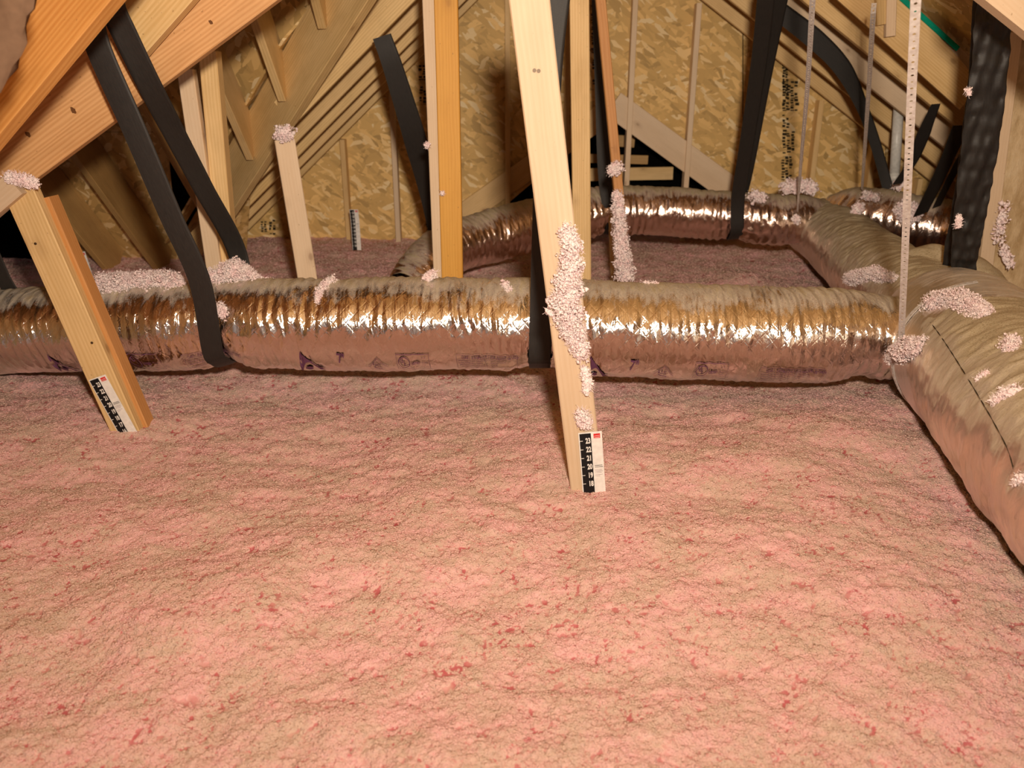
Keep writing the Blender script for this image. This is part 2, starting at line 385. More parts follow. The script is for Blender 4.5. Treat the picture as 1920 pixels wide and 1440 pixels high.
# crumbs of fibre scattered over the fill, instanced on its own surface
def crumb_mesh():
    import bmesh
    bm = bmesh.new(); bmesh.ops.create_icosphere(bm, subdivisions=1, radius=1); r = np.random.RandomState(5)
    for v in bm.verts: v.co *= float(r.uniform(.55, 1.45)); v.co.z *= .26
    me = bpy.data.meshes.new('crumb'); bm.to_mesh(me); bm.free(); me.shade_smooth(); me.materials.append(M['insul']); return me
cr_ = bpy.data.objects.new('fibre_crumb', crumb_mesh()); C.objects.link(cr_); cr_.parent = fl; cr_.location = (0, 3, -.25); cr_.scale = (.004,) * 3; cr_['kind'] = 'stuff'
def scatter(ob, dens, size):
    ng = bpy.data.node_groups.new('scatter_crumbs', 'GeometryNodeTree')
    ng.interface.new_socket('Geometry', in_out='INPUT', socket_type='NodeSocketGeometry'); ng.interface.new_socket('Geometry', in_out='OUTPUT', socket_type='NodeSocketGeometry')
    n = ng.nodes.new; l = ng.links.new
    gi = n('NodeGroupInput'); go = n('NodeGroupOutput'); di = n('GeometryNodeDistributePointsOnFaces'); ins = n('GeometryNodeInstanceOnPoints'); jo = n('GeometryNodeJoinGeometry')
    po = n('GeometryNodeInputPosition'); sx_ = n('ShaderNodeSeparateXYZ'); l(po.outputs[0], sx_.inputs[0])
    def mt(op, a, b):
        m = n('ShaderNodeMath'); m.operation = op
        for k, v in ((0, a), (1, b)):
            if isinstance(v, (int, float)): m.inputs[k].default_value = v
            else: l(v, m.inputs[k])
        return m.outputs[0]
    y = mt('MAXIMUM', sx_.outputs[1], .9)
    at2 = n('GeometryNodeInputNamedAttribute'); at2.data_type = 'FLOAT'; at2.inputs[0].default_value = 'pit'
    l(mt('MULTIPLY', mt('LESS_THAN', at2.outputs[0], .66), mt('DIVIDE', dens, mt('MULTIPLY', y, y))), di.inputs['Density'])
    oi = n('GeometryNodeObjectInfo'); oi.inputs['Object'].default_value = cr_
    se = n('GeometryNodeMeshIcoSphere')
    l(gi.outputs[0], di.inputs['Mesh']); l(di.outputs['Points'], ins.inputs['Points']); l(oi.outputs['Geometry'], ins.inputs['Instance'])
    rv = n('FunctionNodeRandomValue'); rv.data_type = 'FLOAT_VECTOR'; rv.inputs[0].default_value = (-.35, -.35, 0); rv.inputs[1].default_value = (.35, .35, 6.28); l(rv.outputs[0], ins.inputs['Rotation'])
    rs = n('FunctionNodeRandomValue'); rs.data_type = 'FLOAT'; rs.inputs[2].default_value = .3; rs.inputs[3].default_value = 1.7; rs.inputs['Seed'].default_value = 4
    l(mt('MULTIPLY', rs.outputs[1], mt('MULTIPLY', size, mt('POWER', y, .6))), ins.inputs['Scale'])
    l(gi.outputs[0], jo.inputs[0]); l(ins.outputs[0], jo.inputs[0]); l(jo.outputs[0], go.inputs[0])
    md_ = ob.modifiers.new('crumbs', 'NODES'); md_.node_group = ng
scatter(fl, 150000.0, .0019)
# the rest of the fill, behind and beside the standing point
sx = np.linspace(-6, 6, 90); sy = np.linspace(-3.2, .70, 40)
SX, SY = np.meshgrid(sx, sy)
fb_ = grid_obj('floor', np.stack([SX, SY, hbase(SX, SY) - .012 + .01 * fbm(SX * 9, SY * 9, 3, 5)], -1).transpose(1, 0, 2)[::-1], M['insul'], attr={'pit': (SX.T * 0 + .45)}); fb_['kind'] = 'structure'

# ---------------------------------------------------------------- gable wall
GY = 6.2
wall = empty('wall_back', kind='structure')
LS, LI = .90, 1.82; RS, RI = -.68, 2.5        # underside lines of left and right top chords
def G(px, py, Y=GY + .09): return at(px, py, Y)
def gp(pts, **k): return [G(*p) for p in pts]
top = -90
panels = [
 [(330, 478), (330, -30), (560, top), (560, 478)],
 [(562, 478), (562, top), (826, top), (826, 478)],
 [(828, 478), (828, top), (1126, top), (1128, 232), (960, 375), (846, 478)],
 [(1128, 230), (1128, top), (1392, top), (1392, 420), (1375, 350), (1175, 195)],
 [(1394, 478), (1394, top), (1660, top), (1660, 478)],
 [(1662, 478), (1662, top), (1930, top), (1930, 478)],
]
for p in panels: slab('sheathing_panel', [G(*q) for q in p], .011, M['osb'], axis=(0, 0, 1), parent=wall)
for px in (545, 640, 737, 952, 1062, 1180, 1294, 1414, 1534, 1645, 1742):
    x = at(px, 250, GY).x
    zt = min(LI + LS * x, RI + RS * x) - .01
    zb = -.2
    if px == 1062: zb = at(px, 330, GY).z
    board('stud', (x, GY, zb), (x, GY, zt), .038, .088, M['pale'] if px in (737, 1180, 1294) else M['pine'], parent=wall)
# braced opening in the gable
pb('brace', (838, 425), (1128, 218), GY + .04, .17, .038, M['pine'], parent=wall)
pb('brace', (1150, 195), (1392, 372), GY + .02, .19, .038, M['pale'], parent=wall)
pb('brace', (1380, 350), (1470, 425), GY + .04, .19, .038, M['pine'], parent=wall)
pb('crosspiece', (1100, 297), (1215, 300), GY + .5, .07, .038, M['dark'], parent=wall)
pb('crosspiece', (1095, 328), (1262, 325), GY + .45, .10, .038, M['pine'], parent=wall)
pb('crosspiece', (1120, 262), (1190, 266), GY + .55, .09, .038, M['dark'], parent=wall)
bo = slab('added_dark_backing', [(-5, 7.15, -.6), (-5, 7.15, 3), (5, 7.15, 3), (5, 7.15, -.6)], .02, M['shade_black'], parent=wall)  # added black sheet, paints the darkness behind the opening and panel joints

# ---------------------------------------------------------------- roof
ceil = empty('ceiling', kind='structure')
def deck(pts, mat='osbr', ax=None):
    a, b, c = [Vector(p) for p in pts[:3]]; n = (b - a).cross(c - a).normalized()
    if n.z < 0: n = -n
    return slab('roof_panel', pts, .012, M[mat], back=n, axis=ax, parent=ceil)
D = .19   # chord depth measured upward
xr = (RI - LI) / (LS - RS); zr = LI + LS * xr + D
def ZL(x): return 2.22 + .95 * x
def ZR(x): return RI + RS * x + D
xd = (RI + D - 2.22) / (.95 - RS)
for k, (y0, y1) in enumerate(((4.0, 5.2), (5.205, 6.35))):
    xv0, xv1 = 3.1 - y0 - .15, max(3.1 - y1 - .15, -2.3)
    deck([(xd, y0, ZL(xd)), (xv0, y0, ZL(xv0)), (xv1, y1, ZL(xv1)), (xd, y1, ZL(xd))], ax=(0, 1, 0))
for k, (y0, y1) in enumerate(((-3, -1), (-.995, 1.2), (1.205, 3.3), (3.305, 4.8), (4.805, 6.35))):
    for x0, x1 in ((xd, 1.65), (1.655, 2.85), (2.855, 4.4)):
        deck([(x0, y0, ZR(x0)), (x1, y0, ZR(x1)), (x1, y1, ZR(x1)), (x0, y1, ZR(x0))], ax=(0, 1, 0))
# wing roof, falling towards the back on the left side: z = 4.86 - .9 y
VC_ = 3.05
def ZW(y): return 5.40 - y
for k, (y0, y1) in enumerate(((2.9, 3.7), (3.705, 4.6), (4.605, 5.5))):
    for x0, x1 in ((-2.95, -1.9), (-1.895, -.35)):
        x1a = min(x1, VC_ - y0 + .14); x1b = min(x1, VC_ - y1 + .14)
        if x1b <= x0 + .05: x1b = x0 + .05
        if x1a <= x0 + .05: continue
        deck([(x0, y0, ZW(y0)), (x1a, y0, ZW(y0)), (x1b, y1, ZW(y1)), (x0, y1, ZW(y1))], ax=(1, 0, 0))
slab('added_dark_sheet', [(-7, 2.5, ZW(2.5) + .05), (VC_ - 2.5 + .1, 2.5, ZW(2.5) + .05), (VC_ - 5.9 + .1, 5.9, ZW(5.9) + .05), (-7, 5.9, ZW(5.9) + .05)], .01, M['shade_black'], back=(0, 1, 1), parent=ceil)  # added black sheet, closes deck gaps and paints the dark eave corner
slab('added_dark_sheet', [(-5, -3, -.5), (-5, 6.6, -.5), (-5, 6.6, 3), (-5, -3, 3)], .01, M['shade_black'], back=(-1, 0, 0), parent=ceil)  # added black sheet closing off the left side
slab('added_dark_sheet', [(xd, -3.2, ZR(xd) + .04), (4.8, -3.2, ZR(4.8) + .04), (4.8, 7.3, ZR(4.8) + .04), (xd, 7.3, ZR(xd) + .04)], .01, M['shade_black'], back=(.5, 0, 1), parent=ceil)  # added black sheet, keeps background light out of the right deck gaps
# near left slope above the closest beams
def ZN(x): return 2.02 + .66 * x
for y0, y1 in ((-3, -.9), (-.895, 1.2), (1.205, 2.88)):
    for x0, x1 in ((-4.4, -3.0), (-2.995, -1.6), (-1.595, -.2)):
        deck([(x0, y0, ZN(x0)), (x1, y0, ZN(x1)), (x1, y1, ZN(x1)), (x0, y1, ZN(x0))], ax=(0, 1, 0))
deck([(-.195, -3, ZN(-.2)), (xr + .1, -3, 2.05), (xr + .1, 4.0, 2.05), (-.195, 4.0, ZN(-.2))], ax=(0, 1, 0))

# trusses parallel to the gable: a left and a right top chord each
TY = (4.15, 4.64, 5.13, 5.61, 6.09)
where = ('nearest of the evenly spaced five', 'second of the evenly spaced five', 'middle one of the evenly spaced five', 'fourth of the evenly spaced five', 'flush against the strand board gable')
for k, y in enumerate(TY):
    t = empty('roof_truss', label='pair of sloping pine truss chords, ' + where[k], cat='roof truss', group='roof trusses before the gable')
    cd_ = .14
    ca = cd_ / 2 / math.cos(math.atan(LS)); cb = cd_ / 2 / math.cos(math.atan(RS))
    x0 = max(VC_ - y - .02, -2.15)
    board('top_chord', (x0, y, LI + LS * x0 + ca), (xr - .02, y, LI + LS * xr + ca - .02), cd_, .038, M['pine'] if k % 2 else M['grey'], parent=t)
    board('top_chord', (3.7, y, RI + RS * 3.7 + cb), (xr + .02, y, RI + RS * xr + cb - .02), cd_, .038, M['pale'] if k in (0, 2) else M['pine'], parent=t)

# valley rafter and jack rafters of the wing
VC = 3.0
v0 = onplane(400, 452, (1, 1, 0), VC); v1 = onplane(745, -86, (1, 1, 0), VC)
vax = (v1 - v0).normalized(); vup = (Vector((0, 0, 1)) - vax * vax.z).normalized()
tag(board('valley_rafter', v0 + vup * .1325, v1 + vup * .1325, .265, .045, M['grey'], face=(-1, -1, 0)), 'wide aged pine valley rafter climbing from the fill behind the capped stub post', 'rafter')
for k, (px, py, lab) in enumerate(((475, 300, 'jack rafter meeting the valley rafter low, pink fluff on its tip'), (536, 190, 'jack rafter meeting the valley rafter halfway up'), (612, 54, 'jack rafter meeting the valley rafter at the top edge of the view'))):
    T = onplane(px, py, (1, 1, 0), VC - .02); L_ = min(1.0, 4.9 - T.y)
    o = board('jack_rafter', T + Vector((.0, .067, .067)), T + Vector((0, .067 - 1.25, .067 + 1.25)), .19, .038, M['grey' if k else 'pine'], face=(1, 0, 0))
    tag(o, lab, 'rafter', 'jack rafters of the left wing')
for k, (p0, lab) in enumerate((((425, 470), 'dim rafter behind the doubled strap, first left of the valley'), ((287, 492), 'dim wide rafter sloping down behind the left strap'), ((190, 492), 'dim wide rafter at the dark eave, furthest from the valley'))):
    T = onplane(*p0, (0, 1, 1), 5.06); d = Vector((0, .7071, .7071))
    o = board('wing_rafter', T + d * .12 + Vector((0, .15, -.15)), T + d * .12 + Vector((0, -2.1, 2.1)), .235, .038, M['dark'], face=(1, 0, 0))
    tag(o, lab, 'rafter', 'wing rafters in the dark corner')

def disc2(name, p, r, parent):
    p = Vector(p); rr = random.Random(int(p.x * 1e4)); d = Vector((.84, 0, .54)); s_ = Vector((-.54, 0, .84)); vs = []
    for k in range(14):
        a = 2 * math.pi * k / 14; q = rr.uniform(.75, 1.15); vs.append(p + d * math.cos(a) * r * q * .8 + s_ * math.sin(a) * r * q * 1.2)
    vs += [v + Vector((0, .003, 0)) for v in vs]
    return obj(name, vs, [tuple(range(14))[::-1]] + [(k, (k + 1) % 14, 14 + (k + 1) % 14, 14 + k) for k in range(14)], M['knot'], parent)
M['knot'] = flat('dark_knot', (.17, .07, .025), .6)
# ---------------------------------------------------------------- near beams
o = board('roof_beam', at(-60, 340, 2.60), at(620, -150, 2.60), .235, .04, M['fir']); 
# shift so its lower edge follows the photographed line
tag(o, 'broad fir beam with knots sloping up behind the two long black straps', 'beam')
d_ = (at(520, 0, 2.6) - at(75, 330, 2.6)).normalized(); up = Vector((-d_.z, 0, d_.x))
A_ = at(75, 330, 2.6) - d_ * .75 + up * .1175; B_ = at(520, 0, 2.6) + d_ * .5 + up * .1175
m_ = o.data; bpy.data.objects.remove(o)
beam0 = o = board('roof_beam', A_, B_, .235, .04, M['fir']); tag(o, 'broad knotty fir beam sloping up behind the two long black straps', 'beam')
o = board('roof_beam', A_ + up * .236 + Vector((0, .006, 0)), B_ + up * .236 + Vector((0, .006, 0)), .235, .04, M['fir']); tag(o, 'second fir beam stacked on the upper edge of the knotty one', 'beam')
d0 = (at(207, 0, 1.95) - at(0, 250, 1.95)).normalized(); u0 = Vector((-d0.z, 0, d0.x))
A0 = at(0, 250, 1.95) - d0 * .5; B0 = at(207, 0, 1.95) + d0 * .35
nf = Vector((-.62, -.72, -.32)); nf = (nf - d0 * nf.dot(d0)).normalized(); sf = d0.cross(nf)
if sf.z < 0: sf = -sf
o = board('near_rafter', A0 + sf * .2, B0 + sf * .2, .40, .042, M['orange'], face=nf, ch=.002)
tag(o, 'large orange rafter crossing the top left corner in front of the straps', 'rafter')
o = slab('gusset_board', [at(222, -60, 2.52), at(395, -60, 2.52), at(378, -18, 2.52), at(268, 106, 2.52), at(238, 78, 2.52), at(222, 28, 2.52)], .04, M['pine'], axis=d0)
tag(o, 'short pine board with a mitred tip nailed over the knotty beam', 'board')
o = slab('near_rafter', [at(1832, -12, 2.1), at(1925, 62, 2.1), at(2080, 190, 2.1), at(2080, -120, 2.1), at(1832, -120, 2.1)], .042, M['pale'], axis=(1, 0, -.7))
tag(o, 'pale rafter with a knot crossing the top right corner', 'rafter')
# block under the knotty beam, left edge
o = board('support_block', at(-40, 400, 2.47), at(25, 345, 2.47), .07, .05, M['pale'])
tag(o, 'pale timber end poking in at the left under the knotty beam', 'timber')
for kx, ky, ka in ((137, 207, .009), (52, 252, .008), (395, 42, .006)):
    disc2('knot', at(kx, ky, 2.5985), ka, beam0)
M['battpink'] = flat('dull_pink_batt', (.20, .12, .075), .9, .1)
# batt hanging at the very corner
def blob(name, pts, rr, mat, ns=14, nr=14, amp=.15, seed=3):
    pts = [Vector(p) for p in pts]; U = np.zeros((ns, nr + 1, 3))
    for i in range(ns):
        t = i / (ns - 1) * (len(pts) - 1); k = min(int(t), len(pts) - 2); c = pts[k].lerp(pts[k + 1], t - k); ax = (pts[k + 1] - pts[k]).normalized()
        a = ax.cross(Vector((0, 1, .1))).normalized(); b = ax.cross(a)
        e = max(.02, math.sin(math.pi * i / (ns - 1))) ** .5
        for j in range(nr + 1):
            th = 2 * math.pi * (j % nr) / nr; r = rr * e * (1 + amp * math.sin(3 * th + i * 1.3 + seed) + amp * .6 * math.sin(5 * th - i * 2.1))
            p = c + a * (math.cos(th) * r) + b * (math.sin(th) * r * .5); U[i, j] = p
    uv = np.stack(np.meshgrid(np.linspace(0, .4, ns), np.linspace(0, .3, nr + 1), indexing='ij'), -1)
    return grid_obj(name, U, mat, uv=uv)
o = blob('insulation_batt', [at(48, -90, 1.5), at(14, 20, 1.5), at(-22, 190, 1.5)], .036, M['battpink'])
tag(o, 'blurred dull pink batt edge in the upper left corner', 'insulation')

# ---------------------------------------------------------------- posts
def py_top_in(p): return p[1] > 0
def post(p0, p1, Y, wd, th, mat, label, ext=.25, face=(0, -1, 0), name='timber_post', bow=0):
    Y0, Y1 = Y if isinstance(Y, tuple) else (Y, Y)
    A, B = at(*p0, Y0), at(*p1, Y1); d = (B - A).normalized()
    o = board(name, A - d * (ext if py_top_in(p1) else .9), B, wd, th, M[mat], face=face, bow=bow, seg=12); return tag(o, label, 'post')
P1 = post((236, 815), (27, 345), 2.5, .098, .04, 'pine', 'yellow pine post carrying the left ruler card')
o = post((267, 806), (79, 372), (2.535, 2.535), .042, .06, 'rust', 'narrow reddish timber fixed along the back edge of the left ruler post')
o.location.x += .0
P2 = post((1100, 905), (988, -40), 1.955, .0905, .038, 'pale', 'bright pale pine post in the middle with pink fluff down one edge')
post((402, 515), (346, 130), 3.22, .062, .04, 'pale', 'pale post under the broad beam, left one of the nailed pair', .35)
post((425, 512), (388, 95), 3.24, .068, .06, 'pine', 'knotty post of the nailed pair under the broad beam, beside the far strap', .35)
P5 = post((577, 524), (534, 262), 3.5, .084, .04, 'pale', 'free standing stub post capped with pink fluff', .35, face=(.35, -1, 0))
post((823, 522), (801, -40), 3.42, .05, .09, 'pale', 'pale slim member on the left of the orange doubled post', .35, face=(-.25, -1, 0))
post((848, 522), (835, -40), 3.40, .092, .04, 'amber', 'deep orange post standing behind the main duct', .35)
post((1092, 524), (1086, -40), 4.0, .089, .04, 'pine', 'upright pine post between the bright post and the thin stick', .35)
post((1176, 524), (1124, -30), 3.7, .042, .04, 'rust', 'thin reddish brown stick leaning beside the rear strap, wrapped in fluff', .35)
post((1150, 440), (1143, 260), 4.9, .05, .04, 'pine', 'short slim upright behind the far duct near the rear strap', .3)
# roof side boards top right
g4 = 4.09
o = slab('gusset_board', [at(1590, -60, g4), at(1690, -10, g4), at(1806, 118, g4), at(1840, 160, g4), at(1800, 205, g4), at(1560, -10, g4)], .012, M['pine'], axis=(1, 0, -.7))
tag(o, 'smooth plywood gusset under the green marker line at right', 'board')
o = board('marker_tape', at(1686, -8, g4 - .01), at(1797, 92, g4 - .01), .024, .004, M['green'])
tag(o, 'green strip running down the upper edge of the plywood gusset', 'tape')
o = board('blocking', at(1652, -40, g4 - .05), at(1655, 46, g4 - .05), .045, .03, M['grey']); tag(o, 'grey side of a short upright block at the top, left of the bright hanger', 'timber')
o = board('blocking', at(1674, -40, g4 - .06), at(1671, 68, g4 - .06), .045, .03, M['pale']); tag(o, 'pale short upright block at the top, left of the bright hanger', 'timber')
# right hand wall
wr = empty('wall_right', kind='structure')
slab('batt_panel', [at(1900, 60, 3.55), at(2250, 60, 3.55), at(2250, 720, 3.55), at(1700, 640, 3.55), at(1846, 420, 3.55)], .1, M['batt'], axis=(0, 0, 1), parent=wr)
board('stud', at(1830, 660, 3.50), at(1905, 60, 3.50), .06, .05, M['pale'], parent=wr)
slab('batt_panel', [(2.05, 3.7, -.3), (2.05, 3.7, 1.4), (2.35, 6.3, 1.1), (2.75, 6.3, -.3)], .05, M['batt'], back=(1, 0, 0), axis=(0, 0, 1), parent=wr) if False else None
# white pipe
def cyl(name, A, B, r, mat, n=20, parent=None):
    A = Vector(A); B = Vector(B); ax = (B - A).normalized(); a = ax.cross(Vector((0, 1, 0))).normalized(); b = ax.cross(a)
    P = np.zeros((4, n + 1, 3))
    for i, (t, rr) in enumerate(((0, r * .01), (0, r), (1, r), (1, r * .01))):
        for j in range(n + 1):
            th = 2 * math.pi * (j % n) / n; P[i, j] = A.lerp(B, t) + a * math.cos(th) * rr + b * math.sin(th) * rr
    return grid_obj(name, P, mat, parent=parent)
o = cyl('vent_pipe', at(1676, 350, 5.3), at(1686, 188, 5.3), .031, M['pvc']); tag(o, 'white plastic vent pipe rising behind the right straps', 'pipe')
cyl('pipe_coupling', at(1677, 338, 5.3), at(1677.6, 326, 5.3), .036, M['pvc'], parent=o)

# ---------------------------------------------------------------- ducts
def catmull(pts, n):
    pts = [np.array(p, float) for p in pts]; P = [2 * pts[0] - pts[1]] + pts + [2 * pts[-1] - pts[-2]]
    out = []
    for k in range(1, len(P) - 2):
        for i in range(40):
            t = i / 40
            out.append(.5 * (2 * P[k] + (P[k + 1] - P[k - 1]) * t + (2 * P[k - 1] - 5 * P[k] + 4 * P[k + 1] - P[k + 2]) * t ** 2 + (-P[k - 1] + 3 * P[k] - 3 * P[k + 1] + P[k + 2]) * t ** 3))
    out.append(P[-2]); out = np.array(out); s = np.r_[0, np.cumsum(np.linalg.norm(np.diff(out[:, :3], axis=0), axis=1))]
    u = np.linspace(0, s[-1], n); return np.stack([np.interp(u, s, out[:, k]) for k in range(out.shape[1])], 1), u
class Duct:
    """pts: x,y,z,radius. theta 0 = towards -side (viewer), grows upward"""
    def __init__(s, pts, n):
        s.c, s.u = catmull(pts, n); s.L = s.u[-1]
        T = np.gradient(s.c[:, :3], axis=0); T /= np.linalg.norm(T, axis=1)[:, None]
        up = np.array([0, 0, 1.]); S = np.cross(up, T); S /= np.linalg.norm(S, axis=1)[:, None]; U = np.cross(T, S)
        s.S, s.U = S, U
        m = len(s.u) // 2; to = -s.c[m, :3] + np.array([0, 0, 1.]); s.base = -np.pi if float(np.dot(S[m], to)) > 0 else 0.0
    def wrap(s, th): return (th - s.base) % (2 * np.pi) + s.base
    def surf(s, u, th, disp):
        k = lambda A: np.stack([np.interp(u, s.u, A[:, i]) for i in range(3)], -1)
        c = k(s.c[:, :3]); S = k(s.S); U = k(s.U); r = np.interp(u, s.u, s.c[:, 3]) + disp
        return c + r[..., None] * (np.cos(th)[..., None] * S + np.sin(th)[..., None] * U)
def wr_(u, th, r, rib, ribp, amp, seed, soft=1.0, pinch=()):
    a = th * r
    d = rib * np.cos(2 * np.pi * (u + .012 * np.sin(th) + .022 * fbm(u * 6, a * 5, 2, seed + 3)) / ribp) * (.1 + 1.5 * vn(u * 9, a * 6, seed + 8) ** 2)
    d = d + amp * fbm(u * 5, a * 4, 3, seed) * 1.3
    rg = 1 - np.abs(fbm(u * 17 + a * 5, a * 6 - u * 2, 3, seed + 1)) * 2.4
    d = d + amp * .50 * rg * soft
    rg2 = 1 - np.abs(fbm(u * 30 - a * 8, a * 10, 2, seed + 2)) * 2.4
    d = d + amp * .26 * rg2 * soft
    for up_, depth, wid in pinch:
        g = np.exp(-((u - up_) / wid) ** 2)
        bot = np.clip(.35 - np.sin(th), 0, 1.35) / 1.35
        d = d - depth * g * bot + depth * .22 * np.cos(14 * th) * np.exp(-((np.abs(u - up_) - wid * 1.7) / (wid * .6)) ** 2) * bot
    return d
def tube(name, pts, mat, n, nt_, dispf, n0=400, parent=None):
    du = Duct(pts, n0); u = np.linspace(0, du.L, n); th = du.base + np.linspace(0, 2 * np.pi, nt_ + 1)
    Ug, Th = np.meshgrid(u, th, indexing='ij')
    # same noise at th=0 and 2pi: fade the seam (kept at the hidden side)
    Thn = np.where(Th > np.pi, Th - 2 * np.pi, Th) if False else Th
    dsp = dispf(Ug, Thn); 
    P = du.surf(Ug, Th, dsp); P[:, -1] = P[:, 0]
    r0 = float(np.mean(du.c[:, 3]))
    o = grid_obj(name, P, mat, uv=np.stack([Ug, Th * r0], -1), parent=parent); du.disp = dispf; du.o = o; du.r0 = r0
    return o, du
def dp(px, py, Y, r): v = at(px, py, Y); return (v.x, v.y, v.z, r)

# main duct across the view (seam of noise turned to the far side by starting theta there)
main_pts = [dp(-330, 640, 3.12, .155), dp(-120, 632, 3.05, .158), dp(10, 622, 2.98, .158), dp(130, 618, 2.93, .160), dp(300, 612, 2.86, .163), dp(430, 606, 2.84, .158), dp(560, 608, 2.82, .163),
            dp(760, 608, 2.81, .166), dp(1000, 608, 2.79, .163), dp(1150, 616, 2.77, .166), dp(1350, 623, 2.76, .168), dp(1540, 628, 2.74, .166), dp(1625, 632, 2.73, .150), dp(1690, 636, 2.73, .140)]
def mkdisp(rib, ribp, amp, seed, r, pinch=()):
    def f(u, th):
        return wr_(u, th, r, rib, ribp, amp, seed, 1, pinch)
    return f
# arc positions of the straps along the main duct
md = Duct(main_pts, 600)
def upx(du, px):
    best = min(range(len(du.u)), key=lambda i: abs(960 + F * du.c[i, 0] / (du.c[i, 1] * math.cos(PITCH) - (du.c[i, 2] - CZ) * math.sin(PITCH)) - px)); return float(du.u[best])
u430, u1010, u1600 = upx(md, 432), upx(md, 1010), upx(md, 1600)
md_main, DM = tube('main_flex_duct', main_pts, M['foil'], 1150, 150, mkdisp(.0020, .034, .0075, 50, .165, ((u430, .030, .06), (u1010, .024, .065), (u1600 + .02, .02, .06))), 600)
tag(md_main, 'long silver foil insulated flexible duct hanging across the view on black straps', 'duct')

trunk_pts = [(1.036, 0.35, 0.221, 0.228), (1.146, 0.9, 0.221, 0.228), (1.246, 1.4, 0.216, 0.228), (1.376, 2.0, 0.211, 0.228), (1.506, 2.45, 0.201, 0.224), (1.576, 2.75, 0.191, 0.209), (1.666, 3.2, 0.171, 0.196), (1.776, 3.8, 0.166, 0.191), (1.876, 4.4, 0.166, 0.191), (1.956, 5.0, 0.186, 0.186), (1.996, 5.35, 0.156, 0.176)]
trunk, DT = tube('trunk_duct', trunk_pts, M['foil_trunk'], 800, 150, mkdisp(.0006, .05, .010, 71, .26, ()), 500)
tag(trunk, 'large dusty foil trunk duct running away along the right side', 'duct')
col_pts = [(1.461, 2.28, 0.199, 0.224), (1.473, 2.34, 0.198, 0.239), (1.523, 2.56, 0.195, 0.24), (1.568, 2.78, 0.187, 0.23), (1.588, 2.88, 0.173, 0.194)]
collar, DC = tube('collar_sleeve', col_pts, M['foil_collar'], 160, 150, mkdisp(.0003, .05, .005, 91, .27, ()), 200)
collar.parent = trunk

far_pts = [dp(765, 545, 4.25, .12), dp(800, 500, 4.4, .14), dp(850, 462, 4.6, .145), dp(930, 440, 4.8, .15), dp(1040, 412, 4.95, .15), dp(1135, 396, 5.05, .148), dp(1250, 397, 5.05, .15), dp(1370, 405, 4.98, .145), dp(1440, 412, 4.95, .15), dp(1500, 413, 4.97, .145), dp(1550, 424, 5.0, .12)]
fm = Duct(far_pts, 300)
far, DF = tube('far_flex_duct', far_pts, M['foil_far'], 520, 96, mkdisp(.003, .045, .009, 33, .15, ((upx(fm, 1135), .02, .05), (upx(fm, 1378), .02, .05))), 300)
tag(far, 'far foil flexible duct curving in front of the gable opening', 'duct')
back_pts = [dp(1540, 418, 5.1, .10), dp(1580, 404, 5.0, .14), dp(1620, 405, 4.85, .16), dp(1700, 418, 4.7, .165), dp(1800, 440, 4.55, .165), dp(1900, 470, 4.4, .165)]
bk, DB = tube('rear_flex_duct', back_pts, M['foil_far'], 220, 72, mkdisp(.002, .04, .008, 35, .16), 200)
tag(bk, 'brown dusty flexible duct behind the trunk, heading to the right wall', 'duct')
elb_pts = [dp(1672, 585, 3.3, .12), dp(1725, 536, 3.32, .16), dp(1783, 542, 3.30, .163), dp(1815, 575, 3.22, .163), dp(1826, 630, 3.1, .16), dp(1832, 700, 2.98, .16)]
el, DE = tube('elbow_flex_duct', elb_pts, M['foil_trunk'], 220, 90, mkdisp(.002, .04, .008, 37, .19), 200)
tag(el, 'dusty branch duct arching down behind the trunk at the large strap', 'duct')

# bvh for resting things on surfaces
def bvh(o): return BVHTree.FromPolygons([v.co[:] for v in o.data.vertices], [p.vertices[:] for p in o.data.polygons])
TR = {k: bvh(v) for k, v in dict(main=md_main, trunk=trunk, collar=collar, far=far, back=bk, elbow=el).items()}
def hit(px, py, keys=None, dflt=3.0):
    d = ray(px, py).normalized(); best = None
    for k in (keys or TR):
        h = TR[k].ray_cast(CO, d)
        if h[0] is not None and (best is None or h[3] < best[1]): best = (h[0], h[3])
    return best[0] if best else at(px, py, dflt)

sp = [hit(px, py, ['trunk']) for px, py in ((1735, 592), (1760, 625), (1795, 678), (1830, 735), (1862, 790), (1890, 845), (1905, 900))]
sc_, su_ = catmull([tuple(p) for p in sp], 60)
sv = []; sf_ = []
for k in range(60):
    p = Vector(sc_[k]); n_ = (CO - p).normalized(); t_ = Vector(sc_[min(k + 1, 59)] - sc_[max(k - 1, 0)]).normalized(); w_ = t_.cross(n_).normalized() * (.0010 + .0005 * math.sin(k * 1.7))
    sv += [p + w_ + n_ * .009, p - w_ + n_ * .009]
    if k: sf_.append((2 * k - 2, 2 * k - 1, 2 * k + 1, 2 * k))
obj('seam', sv, sf_, M['stamp'], trunk)
